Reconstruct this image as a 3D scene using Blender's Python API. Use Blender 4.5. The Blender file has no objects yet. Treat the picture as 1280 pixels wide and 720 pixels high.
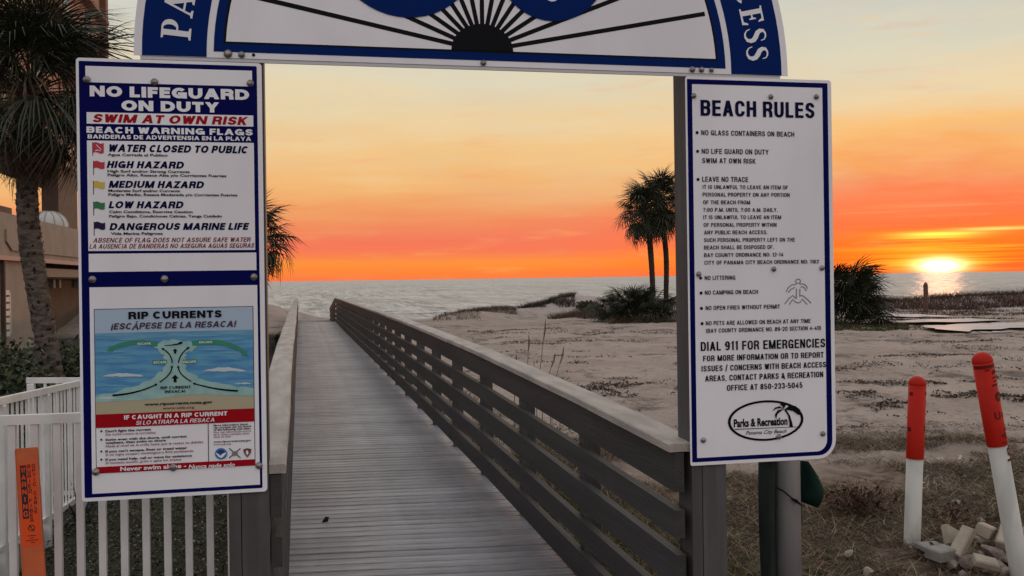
import bpy, math, random
import numpy as np
from mathutils import Vector, Matrix
S = bpy.context.scene
COL = S.collection
R_ = math.radians
# ------------------------------------------------------------------ camera
FPX, CAMH = 1233.0, 1.55
YAW, ROLL = math.atan(266 / FPX), 0.0138
C0 = Vector((0, 0, CAMH))
FWD = Vector((math.sin(YAW), math.cos(YAW), 0))
_r = Vector((math.cos(YAW), -math.sin(YAW), 0)); _u = Vector((0, 0, 1))
RGT = _r * math.cos(ROLL) - _u * math.sin(ROLL)
UPV = _u * math.cos(ROLL) + _r * math.sin(ROLL)
cam = bpy.data.objects.new('camera', bpy.data.cameras.new('camera'))
COL.objects.link(cam); S.camera = cam
cam.matrix_world = Matrix(((RGT.x, UPV.x, -FWD.x, C0.x), (RGT.y, UPV.y, -FWD.y, C0.y),
                           (RGT.z, UPV.z, -FWD.z, C0.z), (0, 0, 0, 1)))
cam.data.sensor_width = 36; cam.data.lens = FPX / 1280 * 36
cam.data.shift_y = -12.1 / 1280
cam.data.clip_start = 0.05; cam.data.clip_end = 90000
SUN_AZ = YAW + math.atan(535 / FPX)            # azimuth from +Y towards +X
SUN_EL = R_(1.3)
# ------------------------------------------------------------------ colour helpers
def lin(r, g, b):
    return tuple(((c / 255) / 12.92 if c / 255 <= .04045 else ((c / 255 + .055) / 1.055) ** 2.4) for c in (r, g, b)) + (1,)
# ------------------------------------------------------------------ world
W = bpy.data.worlds.new('World'); S.world = W; W.use_nodes = True
nt = W.node_tree; nt.nodes.clear()
def M(op, a, b=None, c=None, tree=None, clamp=False):
    t = tree or nt
    n = t.nodes.new('ShaderNodeMath'); n.operation = op; n.use_clamp = clamp
    for i, v in enumerate((a, b, c)):
        if v is None: continue
        if isinstance(v, (int, float)): n.inputs[i].default_value = v
        else: t.links.new(v, n.inputs[i])
    return n.outputs[0]
def ramp(fac, stops, tree=None, interp='LINEAR'):
    t = tree or nt
    n = t.nodes.new('ShaderNodeValToRGB'); n.color_ramp.interpolation = interp
    e = n.color_ramp.elements
    while len(e) > 1: e.remove(e[0])
    e[0].position, e[0].color = stops[0]
    for p, c in stops[1:]:
        k = e.new(p); k.color = c
    t.links.new(fac, n.inputs[0]); return n.outputs[0]
def mixc(fac, a, b, tree=None, blend='MIX'):
    t = tree or nt
    n = t.nodes.new('ShaderNodeMix'); n.data_type = 'RGBA'; n.blend_type = blend
    for s, v in ((n.inputs[0], fac), (n.inputs[6], a), (n.inputs[7], b)):
        if isinstance(v, (int, float)): s.default_value = v
        elif isinstance(v, tuple): s.default_value = v
        else: t.links.new(v, s)
    return n.outputs[2]
def smooth(x, lo, hi, tree=None):
    t = tree or nt
    n = t.nodes.new('ShaderNodeMapRange'); n.interpolation_type = 'SMOOTHSTEP'
    n.inputs[1].default_value = lo; n.inputs[2].default_value = hi
    if not isinstance(x, (int, float)): t.links.new(x, n.inputs[0])
    return n.outputs[0]
tc = nt.nodes.new('ShaderNodeTexCoord'); sx = nt.nodes.new('ShaderNodeSeparateXYZ')
nt.links.new(tc.outputs['Generated'], sx.inputs[0])
X, Y, Z = sx.outputs
el = M('ARCSINE', Z)
az = M('ARCTAN2', X, Y)
daz = M('SUBTRACT', az, SUN_AZ)
daz = M('SUBTRACT', M('WRAP', daz, math.pi, -math.pi), 0.0)
adz = M('ABSOLUTE', daz)
def noise2(sa, se, scale, detail=3, off=0.0, rough=.55):
    c = nt.nodes.new('ShaderNodeCombineXYZ')
    nt.links.new(M('MULTIPLY', az, sa), c.inputs[0]); nt.links.new(M('MULTIPLY', el, se), c.inputs[1]); c.inputs[2].default_value = off
    n = nt.nodes.new('ShaderNodeTexNoise'); n.inputs['Scale'].default_value = scale; n.inputs['Detail'].default_value = detail
    n.inputs['Roughness'].default_value = rough
    nt.links.new(c.outputs[0], n.inputs['Vector']); return n.outputs[0]
n1 = noise2(2.2, 16, 1.8, 5)                 # broad drifting bands
n2 = noise2(2.0, 90, 1.3, 4, 7.0)            # thin streaks
wob = M('MULTIPLY', M('SUBTRACT', n1, .5), M('MULTIPLY', smooth(el, .0, .12), .085))
elw = M('ADD', M('ADD', el, wob), M('MULTIPLY', M('SUBTRACT', n2, .5), .012))
t_ = M('DIVIDE', M('MAXIMUM', elw, 0.0), 1.571)
def st(px, c): return (max(0, (348 - px) / FPX) / 1.571, lin(*c))
away = ramp(t_, [st(352, (252, 122, 74)), st(342, (253, 128, 58)), st(330, (253, 144, 58)), st(323, (252, 144, 66)), st(313, (245, 120, 86)),
                 st(296, (242, 122, 92)), st(283, (240, 136, 92)), st(262, (240, 156, 98)), st(235, (241, 180, 114)), st(195, (240, 196, 136)), st(150, (234, 208, 162)),
                 st(100, (222, 212, 184)), st(20, (204, 205, 196)), (.22, lin(222, 222, 218)), (.4, lin(232, 234, 236)), (1, lin(228, 232, 238))])
near = ramp(t_, [st(352, (250, 92, 50)), st(332, (255, 104, 28)), st(312, (255, 112, 34)), st(300, (252, 116, 50)), st(288, (250, 108, 62)),
                 st(262, (247, 120, 78)), st(245, (240, 140, 92)), st(218, (244, 168, 96)), st(180, (246, 192, 122)), st(140, (236, 210, 166)),
                 st(90, (218, 212, 188)), st(20, (202, 203, 192)), (.22, lin(222, 222, 218)), (.4, lin(232, 234, 236)), (1, lin(228, 232, 238))])
back = ramp(t_, [(0, lin(216, 200, 208)), (.05, lin(232, 216, 220)), (.12, lin(242, 234, 238)), (.3, lin(240, 238, 242)), (.5, lin(234, 236, 240)), (1, lin(228, 232, 238))])
front = mixc(smooth(adz, .42, .02), away, near)
sky = mixc(smooth(adz, 1.0, 2.3), front, back)
n3 = noise2(3.2, 13, 1.4, 6, 21.0, .62)
n4 = noise2(9, 60, 1.0, 5, 33.0, .6)
def gauss(a, s): return M('EXPONENT', M('MULTIPLY', M('POWER', M('DIVIDE', a, s), 2.0), -1.0))
def g2(az0, saz, el0, sel, warp=0.0):
    e = M('SUBTRACT', el, el0)
    if warp: e = M('ADD', e, M('MULTIPLY', M('SUBTRACT', n2, .5), warp))
    return M('MULTIPLY', gauss(M('SUBTRACT', daz, az0), saz), gauss(e, sel))
def addc(base, fac, col, k=1.0):
    return mixc(M('MULTIPLY', fac, k), base, col, blend='ADD')
upper = smooth(el, .03, .12)
sky = mixc(M('MULTIPLY', M('MULTIPLY', smooth(n3, .46, .66), upper), .20), sky, lin(214, 198, 172))
sky = mixc(M('MULTIPLY', M('MULTIPLY', smooth(n3, .52, .36), upper), .12), sky, lin(246, 222, 180))
sky = mixc(M('MULTIPLY', smooth(n4, .55, .75), .22), sky, lin(240, 150, 110))
sky = mixc(M('MULTIPLY', smooth(n4, .45, .28), .22), sky, lin(252, 190, 110))
# yellow cloud streaks lit over the sun, pale wisps higher up
ray = noise2(6, 260, 1.0, 3, 3.0)
rayc = smooth(ray, .38, .62)
sky = addc(sky, M('MULTIPLY', g2(.0, .036, .0355, .0026, .010), 1.0), (.75, .95, .12, 1), .9)
sky = addc(sky, M('MULTIPLY', g2(.05, .034, .0395, .0013, .009), 1.0), (.7, .8, .2, 1), .7)
sky = addc(sky, M('MULTIPLY', g2(-.01, .035, .030, .0035, .006), rayc), (.5, .75, .05, 1), .8)
sky = addc(sky, M('MULTIPLY', g2(.03, .10, .0225, .0020, .003), rayc), (.5, .5, .03, 1), .6)
wz = M('MULTIPLY', smooth(n2, .60, .72), M('MULTIPLY', gauss(M('SUBTRACT', el, .085), .035), .25))
sky = mixc(wz, sky, lin(250, 200, 110))
wz2 = M('MULTIPLY', smooth(M('SUBTRACT', 1.0, n2), .58, .74), M('MULTIPLY', gauss(M('SUBTRACT', el, .05), .03), .30))
sky = mixc(wz2, sky, lin(232, 96, 84))
# sun half sunk behind the low cloud
sky = addc(sky, M('MULTIPLY', g2(0, .062, .0105, .0095, .004), rayc), (.9, .6, .02, 1), .7)
sky = addc(sky, g2(0, .029, .0070, .0062, .006), (1.0, .62, .03, 1), .8)
sky = addc(sky, g2(0, .0165, .0058, .0062, .002), (2.6, 2.4, 1.6, 1), 1.0)
nish = nt.nodes.new('ShaderNodeTexSky'); nish.sky_type = 'NISHITA'; nish.sun_disc = False
nish.sun_elevation = SUN_EL; nish.sun_rotation = SUN_AZ
bg = nt.nodes.new('ShaderNodeBackground'); bg.inputs[1].default_value = 1.0; nt.links.new(sky, bg.inputs[0])
bgn = nt.nodes.new('ShaderNodeBackground'); bgn.inputs[1].default_value = 0.004; nt.links.new(nish.outputs[0], bgn.inputs[0])
ad = nt.nodes.new('ShaderNodeAddShader'); nt.links.new(bg.outputs[0], ad.inputs[0]); nt.links.new(bgn.outputs[0], ad.inputs[1])
wo = nt.nodes.new('ShaderNodeOutputWorld'); nt.links.new(ad.outputs[0], wo.inputs[0])
# ------------------------------------------------------------------ sun
sl = bpy.data.lights.new('sun', 'SUN'); sl.energy = 0.5; sl.angle = R_(2.0); sl.color = (1, .5, .26)
so = bpy.data.objects.new('sun', sl); COL.objects.link(so)
sd = Vector((math.sin(SUN_AZ) * math.cos(SUN_EL), math.cos(SUN_AZ) * math.cos(SUN_EL), math.sin(SUN_EL)))
so.rotation_euler = sd.to_track_quat('Z', 'Y').to_euler(); so.location = (0, 0, 30)
S.view_settings.view_transform = 'Standard'; S.view_settings.look = 'None'
S.view_settings.exposure = 0; S.view_settings.gamma = 1
S.cycles.use_denoising = True
# ------------------------------------------------------------------ unprojection helpers (pixel of the photograph -> point on a real plane)
def ray_(x, y): return FWD + RGT * ((x - 640) / FPX) + UPV * ((347.9 - y) / FPX)
def onz(x, y, z): d = ray_(x, y); return C0 + d * ((z - C0.z) / d.z)
def ony(x, y, Yp): d = ray_(x, y); return C0 + d * (Yp / d.y)
def onx(x, y, Xp): d = ray_(x, y); return C0 + d * (Xp / d.x)
def atd(x, y, D): return C0 + ray_(x, y) * D
# ------------------------------------------------------------------ materials
MATS = {}
def mat(name, col, rough=.7, spec=.5, noise=0, nscale=8, col2=None, bump=0, bscale=40, metal=0, stretch=(1, 1, 1), island=0, objrand=0, trans=0, detail=4, coords='Object'):
    m = bpy.data.materials.new(name); m.use_nodes = True; t = m.node_tree
    b = t.nodes['Principled BSDF']
    b.inputs['Roughness'].default_value = rough; b.inputs['Metallic'].default_value = metal
    b.inputs['Specular IOR Level'].default_value = spec
    c = col if len(col) == 4 else tuple(col) + (1,)
    out = c
    tcn = t.nodes.new('ShaderNodeTexCoord'); mp = t.nodes.new('ShaderNodeMapping'); mp.inputs[3].default_value = stretch
    t.links.new(tcn.outputs[coords], mp.inputs[0])
    if noise or col2:
        n = t.nodes.new('ShaderNodeTexNoise'); n.inputs['Scale'].default_value = nscale; n.inputs['Detail'].default_value = detail
        t.links.new(mp.outputs[0], n.inputs['Vector'])
        c2 = col2 if col2 else tuple(x * (1 - noise) for x in c[:3])
        c2 = c2 if len(c2) == 4 else tuple(c2) + (1,)
        out = mixc(smooth(n.outputs[0], .35, .65, t), c, c2, t)
    if island or objrand:
        if island:
            g = t.nodes.new('ShaderNodeNewGeometry'); rnd = g.outputs['Random Per Island']; k = island
        else:
            g = t.nodes.new('ShaderNodeObjectInfo'); rnd = g.outputs['Random']; k = objrand
        v = M('ADD', M('MULTIPLY', rnd, 2 * k, tree=t), 1 - k, tree=t)
        h = t.nodes.new('ShaderNodeHueSaturation'); t.links.new(v, h.inputs['Value'])
        if isinstance(out, tuple): h.inputs['Color'].default_value = out
        else: t.links.new(out, h.inputs['Color'])
        out = h.outputs[0]
    if isinstance(out, tuple): b.inputs['Base Color'].default_value = out
    else: t.links.new(out, b.inputs['Base Color'])
    if bump:
        n = t.nodes.new('ShaderNodeTexNoise'); n.inputs['Scale'].default_value = bscale; n.inputs['Detail'].default_value = 6
        t.links.new(mp.outputs[0], n.inputs['Vector'])
        bn = t.nodes.new('ShaderNodeBump'); bn.inputs['Strength'].default_value = bump; bn.inputs['Distance'].default_value = .01
        t.links.new(n.outputs[0], bn.inputs['Height']); t.links.new(bn.outputs[0], b.inputs['Normal'])
    MATS[name] = m
    return m
white = mat('sign_white', (.78, .785, .82), .42, .25, col2=(.70, .70, .73), nscale=2.2, stretch=(1, 1, .5), bump=.03, bscale=200, detail=8)
navy = mat('sign_navy', (.0015, .003, .075), .45, .04)
royal = mat('sign_royal', (.001, .016, .115), .45, .04)
ink = mat('sign_ink', (.004, .004, .006), .5, .08)
navyink = mat('navy_ink', (.002, .003, .040), .5, .06)
red = mat('sign_red', (.32, .003, .010), .45, .08)
dred = mat('dark_red_ink', (.20, .008, .02), .5, .2)
steel = mat('bolt_steel', (.30, .28, .27), .42, metal=.75, noise=.4, nscale=90)
wood = mat('painted_wood', (.088, .084, .086), .62, .3, noise=.25, nscale=3, stretch=(7, 7, .5), bump=.3, bscale=14, objrand=.10)
woodr = mat('rail_paint', (.050, .047, .048), .55, .2, noise=.3, nscale=2.5, stretch=(4, .25, 5), bump=.35, bscale=22, objrand=.12)
capm = mat('cap_wood_skylit', (.40, .355, .32), .65, noise=.25, nscale=5, stretch=(3, .5, 3), bump=.5, bscale=60, objrand=.08)  # sky light caught by the cap tops is put into this pale colour
deckm = mat('deck_wood', (.32, .318, .345), .40, col2=(.215, .21, .228), nscale=5, stretch=(.5, 4, 3), bump=.6, bscale=45, objrand=.19)
under = mat('dark_timber', (.05, .045, .042), .8, noise=.3)
alu = mat('white_aluminium', (.74, .735, .72), .38, noise=.14, nscale=5, objrand=.05)
def stain(m, scale, k, stretch=(1, 1, 1), seedz=0.0):
    """broad weathering that runs on from one piece to the next"""
    t = m.node_tree; b = t.nodes['Principled BSDF']; g = t.nodes.new('ShaderNodeNewGeometry'); mp = t.nodes.new('ShaderNodeMapping')
    mp.inputs[1].default_value = (0, 0, seedz); mp.inputs[3].default_value = stretch; t.links.new(g.outputs['Position'], mp.inputs[0])
    n = t.nodes.new('ShaderNodeTexNoise'); n.inputs['Scale'].default_value = scale; n.inputs['Detail'].default_value = 6; n.inputs['Roughness'].default_value = .7
    t.links.new(mp.outputs[0], n.inputs['Vector'])
    src = b.inputs['Base Color'].links[0].from_socket
    f = smooth(n.outputs[0], .38, .66, t)
    out = mixc(M('MULTIPLY', f, k, tree=t), src, (.035, .03, .028, 1), t)
    t.links.new(out, b.inputs['Base Color'])
stain(deckm, 1.1, .38, (1, .6, 1)); stain(woodr, 1.6, .35, (1, .7, 1)); stain(wood, 2.5, .3); stain(capm, 2.2, .25, (1, .8, 1)); stain(alu, 3.0, .10)
# ------------------------------------------------------------------ mesh helpers
class MB:
    def __init__(s): s.v = []; s.f = []
    def add(s, vs, fs):
        o = len(s.v); s.v += [tuple(p) for p in vs]; s.f += [tuple(i + o for i in f) for f in fs]; return s
    def box(s, a, b, ch=0.0):
        x0, y0, z0 = (min(a[i], b[i]) for i in range(3)); x1, y1, z1 = (max(a[i], b[i]) for i in range(3))
        if not ch:
            return s.add([(x0, y0, z0), (x1, y0, z0), (x1, y1, z0), (x0, y1, z0), (x0, y0, z1), (x1, y0, z1), (x1, y1, z1), (x0, y1, z1)],
                         [(0, 3, 2, 1), (4, 5, 6, 7), (0, 1, 5, 4), (1, 2, 6, 5), (2, 3, 7, 6), (3, 0, 4, 7)])
        c = min(ch, (x1 - x0) * .4, (y1 - y0) * .4, (z1 - z0) * .4)
        vs = []
        for z, k in ((z0, c), (z0 + c, 0), (z1 - c, 0), (z1, c)):
            vs += [(x0 + k + (c if 0 else 0), y0 + k, z), (x1 - k, y0 + k, z), (x1 - k, y1 - k, z), (x0 + k, y1 - k, z)]
        fs = [(3, 2, 1, 0), (12, 13, 14, 15)]
        for r in range(3):
            for i in range(4):
                j = (i + 1) % 4; fs.append((r * 4 + i, r * 4 + j, r * 4 + 4 + j, r * 4 + 4 + i))
        return s.add(vs, fs)
    def hexa(s, p):  # 8 points ordered as box()
        return s.add(p, [(0, 3, 2, 1), (4, 5, 6, 7), (0, 1, 5, 4), (1, 2, 6, 5), (2, 3, 7, 6), (3, 0, 4, 7)])
    def tube(s, pts, rad, n=8, cap=True):
        pts = [Vector(p) for p in pts]; rad = rad if isinstance(rad, (list, tuple)) else [rad] * len(pts)
        vs = []; fs = []
        for i, p in enumerate(pts):
            d = (pts[min(i + 1, len(pts) - 1)] - pts[max(i - 1, 0)]).normalized()
            a = d.cross(Vector((0, 0, 1)) if abs(d.z) < .9 else Vector((0, 1, 0))).normalized(); b = d.cross(a)
            for k in range(n):
                t = 2 * math.pi * k / n; vs.append(p + (a * math.cos(t) + b * math.sin(t)) * rad[i])
        for i in range(len(pts) - 1):
            for k in range(n):
                j = (k + 1) % n; fs.append((i * n + k, (i + 1) * n + k, (i + 1) * n + j, i * n + j))
        if cap: fs += [tuple(range(n)), tuple(range((len(pts) - 1) * n, len(pts) * n))[::-1]]
        return s.add(vs, fs)
def link(name, me, root=None):
    o = bpy.data.objects.new(name, me); COL.objects.link(o)
    if root is not None: o.parent = root
    return o
def mesh(name, mb, m, smooth_=False):
    me = bpy.data.meshes.new(name); me.from_pydata(mb.v, [], mb.f); me.update()
    me.materials.append(m)
    if smooth_: me.polygons.foreach_set('use_smooth', [True] * len(me.polygons))
    return me
def obj(name, mb, m, root=None, smooth_=False, kind=None):
    """mesh given in world coordinates; made local to an unrotated root, or to its own first corner"""
    o_ = root.location if root is not None else Vector(mb.v[0])
    if root is not None and root.parent is not None: o_ = root.location + root.parent.location
    mb.v = [(p[0] - o_[0], p[1] - o_[1], p[2] - o_[2]) for p in mb.v]
    o = link(name, mesh(name, mb, m, smooth_), root)
    if root is None: o.location = o_
    if kind: o['kind'] = kind
    return o
def thing(name, label, cat, loc=(0, 0, 0), group=None, rz=0):
    o = bpy.data.objects.new(name, None); COL.objects.link(o); o.location = loc; o.rotation_euler = (0, 0, rz)
    o.empty_display_size = .1
    o['label'] = label; o['category'] = cat
    if group: o['group'] = group
    return o
def tag(o, label, cat, group=None):
    o['label'] = label; o['category'] = cat
    if group: o['group'] = group
    return o
def bigmesh(name, V, F, m, smooth_=False):
    """numpy: V (n,3), F (m,k)"""
    me = bpy.data.meshes.new(name); k = F.shape[1]
    me.vertices.add(len(V)); me.vertices.foreach_set('co', V.astype(np.float32).ravel())
    me.loops.add(F.size); me.loops.foreach_set('vertex_index', F.astype(np.int32).ravel())
    me.polygons.add(len(F)); me.polygons.foreach_set('loop_start', np.arange(0, F.size, k, dtype=np.int32))
    me.update(calc_edges=True); me.validate()
    me.materials.append(m)
    if smooth_: me.polygons.foreach_set('use_smooth', [True] * len(me.polygons))
    return me
# ------------------------------------------------------------------ numpy value noise
_rng = np.random.RandomState(5); _tab = _rng.rand(256, 256)
def vn(x, y):
    xi = np.floor(x).astype(int); yi = np.floor(y).astype(int); fx = x - xi; fy = y - yi
    fx = fx * fx * (3 - 2 * fx); fy = fy * fy * (3 - 2 * fy)
    a = _tab[xi % 256, yi % 256]; b = _tab[(xi + 1) % 256, yi % 256]; c = _tab[xi % 256, (yi + 1) % 256]; d = _tab[(xi + 1) % 256, (yi + 1) % 256]
    return (a * (1 - fx) + b * fx) * (1 - fy) + (c * (1 - fx) + d * fx) * fy
def fbm(x, y, o=4):
    s = 0; a = .5
    for i in range(o): s = s + a * vn(x + 17 * i, y + 31 * i); x = x * 2.03; y = y * 2.03; a *= .5
    return s
# ------------------------------------------------------------------ terrain
G0 = -.15; SEA = -1.5
def dune(px, D, sx, sy, h):
    p = atd(px, 400, D); return (p.x, p.y, sx, sy, h)
DUNES = [dune(585, 43, 1.3, 1.5, .30), dune(620, 45, 1.5, 1.8, .45), dune(665, 47, 1.7, 2.0, .42), dune(705, 49, 1.8, 2, .62), dune(750, 49, 2.2, 2, .60),
         dune(800, 46, 3, 3, .40), dune(860, 46, 4, 3, .45), dune(930, 48, 4, 3, .45), dune(1010, 50, 4, 3, .45), dune(1100, 52, 4, 2.5, .42), dune(1180, 54, 4.5, 2.5, .42),
         dune(1270, 54, 5, 3, .48), dune(1360, 54, 6, 4, .5), dune(1500, 50, 8, 4, .6), dune(330, 46, 2, 2, .5), dune(200, 44, 5, 3, .8), dune(0, 40, 8, 4, .9)]
def H(x, y):
    x = np.asarray(x, float); y = np.asarray(y, float)
    fwd = x * FWD.x + y * FWD.y
    # plateau falls to the beach beyond ~38 m
    t = np.clip((fwd - 38.5) / 44, 0, 1); z = G0 - (1.50) * (t * t * (3 - 2 * t)) ** .75
    z = z - np.clip((fwd - 88) / 60, 0, 1) * 3.0
    for X_, Y_, sx, sy, h in DUNES:
        z = z + h * np.exp(-((x - X_) / sx) ** 2 - ((y - Y_) / sy) ** 2)
    w = np.clip((92 - fwd) / 40, 0, 1)
    z = z + (fbm(x * .35, y * .35, 4) - .47) * .16 * w * np.clip(fwd / 12, .25, 1)
    z = z + (fbm(x * 1.7 + 9, y * 1.7, 4) - .47) * .12 * w * np.clip((fwd - 3) / 6, .3, 1)
    z = z + (fbm(x * 6 + 9, y * 6, 3) - .44) * .05 * w
    # keep clear of the deck underside
    d = np.clip(np.maximum(-.3 - x, x - 1.6) / .5, 0, 1)
    z = np.where(fwd < 46, z * d + (1 - d) * np.minimum(z, -.2), z)
    return z
def Hs(x, y): return float(H(np.array([x]), np.array([y]))[0])
# sand material
def ground_mat():
    m = bpy.data.materials.new('sand_ground'); m.use_nodes = True; t = m.node_tree; b = t.nodes['Principled BSDF']
    g = t.nodes.new('ShaderNodeNewGeometry'); s = t.nodes.new('ShaderNodeSeparateXYZ'); t.links.new(g.outputs['Position'], s.inputs[0])
    def no(scale, st=(1, 1, 1), det=5, rough=.6):
        mp = t.nodes.new('ShaderNodeMapping'); mp.inputs[3].default_value = st; t.links.new(g.outputs['Position'], mp.inputs[0])
        n = t.nodes.new('ShaderNodeTexNoise'); n.inputs['Scale'].default_value = scale; n.inputs['Detail'].default_value = det; n.inputs['Roughness'].default_value = rough
        t.links.new(mp.outputs[0], n.inputs['Vector']); return n.outputs[0]
    f = M('ADD', M('MULTIPLY', s.outputs[0], FWD.x, tree=t), M('MULTIPLY', s.outputs[1], FWD.y, tree=t), tree=t)
    sand = mixc(smooth(no(.5), .35, .65, t), (.385, .312, .268, 1), (.31, .245, .205, 1), t)
    sand = mixc(M('MULTIPLY', smooth(no(14, det=6, rough=.75), .45, .70, t), .65, tree=t), sand, (.17, .135, .115, 1), t)
    sand = mixc(M('MULTIPLY', smooth(no(60, det=3), .60, .72, t), .4, tree=t), sand, (.46, .41, .37, 1), t)
    # tracks and drifts of dark seaweed and soil, drawn out across the slope
    tr = smooth(no(.30, (.8, 1.1, 1), 6, .72), .50, .58, t)
    tr2 = smooth(no(1.6, (1.3, .7, 1), 6, .8), .44, .58, t)
    sand = mixc(M('MULTIPLY', M('MULTIPLY', tr, tr2, tree=t), .80, tree=t), sand, (.085, .062, .052, 1), t)
    sand = mixc(M('MULTIPLY', smooth(no(2.6, (.8, .8, 1), 6, .85), .53, .64, t), .55, tree=t), sand, (.12, .09, .075, 1), t)
    # scrub soil near the viewer and left of the boardwalk
    fw = M('ADD', f, M('MULTIPLY', M('SUBTRACT', no(.9), .5, tree=t), 7.0, tree=t), tree=t)
    soil = mixc(smooth(no(7, det=6, rough=.75), .4, .6, t), (.075, .045, .032, 1), (.19, .135, .10, 1), t)
    soilf = smooth(fw, 10.5, 7.0, t)
    c = mixc(soilf, sand, soil, t)
    left = smooth(s.outputs[0], -.2, -.5, t)
    lf = M('MULTIPLY', left, smooth(f, 34, 30, t), tree=t)
    c = mixc(lf, c, (.035, .032, .022, 1), t)
    # paler bare sand towards the shore, wet strand at the water's edge
    c = mixc(smooth(f, 40, 50, t), c, (.40, .335, .315, 1), t)
    c = mixc(smooth(s.outputs[2], -1.32, -1.47, t), c, (.16, .145, .15, 1), t)
    t.links.new(c, b.inputs['Base Color'])
    b.inputs['Roughness'].default_value = .9; b.inputs['Specular IOR Level'].default_value = .2
    bn = t.nodes.new('ShaderNodeBump'); bn.inputs['Strength'].default_value = .9; bn.inputs['Distance'].default_value = .03
    hh = M('ADD', no(22, det=6, rough=.7), M('MULTIPLY', no(3, det=5, rough=.7), 2.2, tree=t), tree=t)
    t.links.new(hh, bn.inputs['Height'])
    t.links.new(bn.outputs[0], b.inputs['Normal'])
    return m
GM = ground_mat()
def polar_ground():
    th_f = np.radians(np.arange(-48, 48.01, .28)) + YAW
    th_b = np.radians(np.arange(54, 307, 6.0)) + YAW
    th = np.concatenate([th_f, th_b]); nr = 430
    r = 1.2 * (170 / 1.2) ** (np.arange(nr) / (nr - 1))
    T, Rr = np.meshgrid(th, r)
    Xg = Rr * np.sin(T); Yg = Rr * np.cos(T); Zg = H(Xg, Yg)
    V = np.stack([Xg.ravel(), Yg.ravel(), Zg.ravel()], 1); nt_ = len(th)
    i = np.arange(nr - 1)[:, None] * nt_; j = np.arange(nt_)[None, :]; j2 = (j + 1) % nt_
    F = np.stack([i + j, i + j2, i + nt_ + j2, i + nt_ + j], 2).reshape(-1, 4)
    V = np.vstack([V, [[0, 0, G0]]]); me = bigmesh('ground', V, F, GM, True)
    return link('ground', me)
gr = polar_ground(); gr['kind'] = 'structure'
mb = MB(); k_ = 32
mb.add([(1.25 * math.cos(2 * math.pi * i / k_), 1.25 * math.sin(2 * math.pi * i / k_), G0 - .045) for i in range(k_)], [tuple(range(k_))])
obj('ground', mb, GM, kind='structure')
# ------------------------------------------------------------------ sea
def sea_mat():
    m = bpy.data.materials.new('sea_water'); m.use_nodes = True; t = m.node_tree; b = t.nodes['Principled BSDF']
    g = t.nodes.new('ShaderNodeNewGeometry')
    def no(scale, st, det, rough=.6):
        mp = t.nodes.new('ShaderNodeMapping'); mp.inputs[3].default_value = st; mp.inputs[2].default_value = (0, 0, YAW)
        t.links.new(g.outputs['Position'], mp.inputs[0])
        n = t.nodes.new('ShaderNodeTexNoise'); n.inputs['Scale'].default_value = scale; n.inputs['Detail'].default_value = det; n.inputs['Roughness'].default_value = rough
        t.links.new(mp.outputs[0], n.inputs['Vector']); return n.outputs[0]
    c = mixc(smooth(no(1.0, (1, .07, 1), 5, .75), .40, .60, t), (.20, .207, .20, 1), (.53, .51, .465, 1), t)  # wave glints and dark wave faces put into the colour as streaks
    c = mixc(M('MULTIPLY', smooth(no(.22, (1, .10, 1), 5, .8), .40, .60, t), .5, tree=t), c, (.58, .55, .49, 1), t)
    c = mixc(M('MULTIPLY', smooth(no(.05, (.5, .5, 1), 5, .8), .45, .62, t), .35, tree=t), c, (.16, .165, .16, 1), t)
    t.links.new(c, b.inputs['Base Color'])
    b.inputs['Roughness'].default_value = .45; b.inputs['IOR'].default_value = 1.33; b.inputs['Specular IOR Level'].default_value = .2
    bn = t.nodes.new('ShaderNodeBump'); bn.inputs['Strength'].default_value = 1; bn.inputs['Distance'].default_value = 1.2
    h = M('ADD', no(.22, (.6, 1, 1), 8, .7), M('MULTIPLY', no(.05, (.5, 1, 1), 3), 2.5, tree=t), tree=t)
    t.links.new(h, bn.inputs['Height']); t.links.new(bn.outputs[0], b.inputs['Normal'])
    return m
SM = sea_mat()
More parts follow.
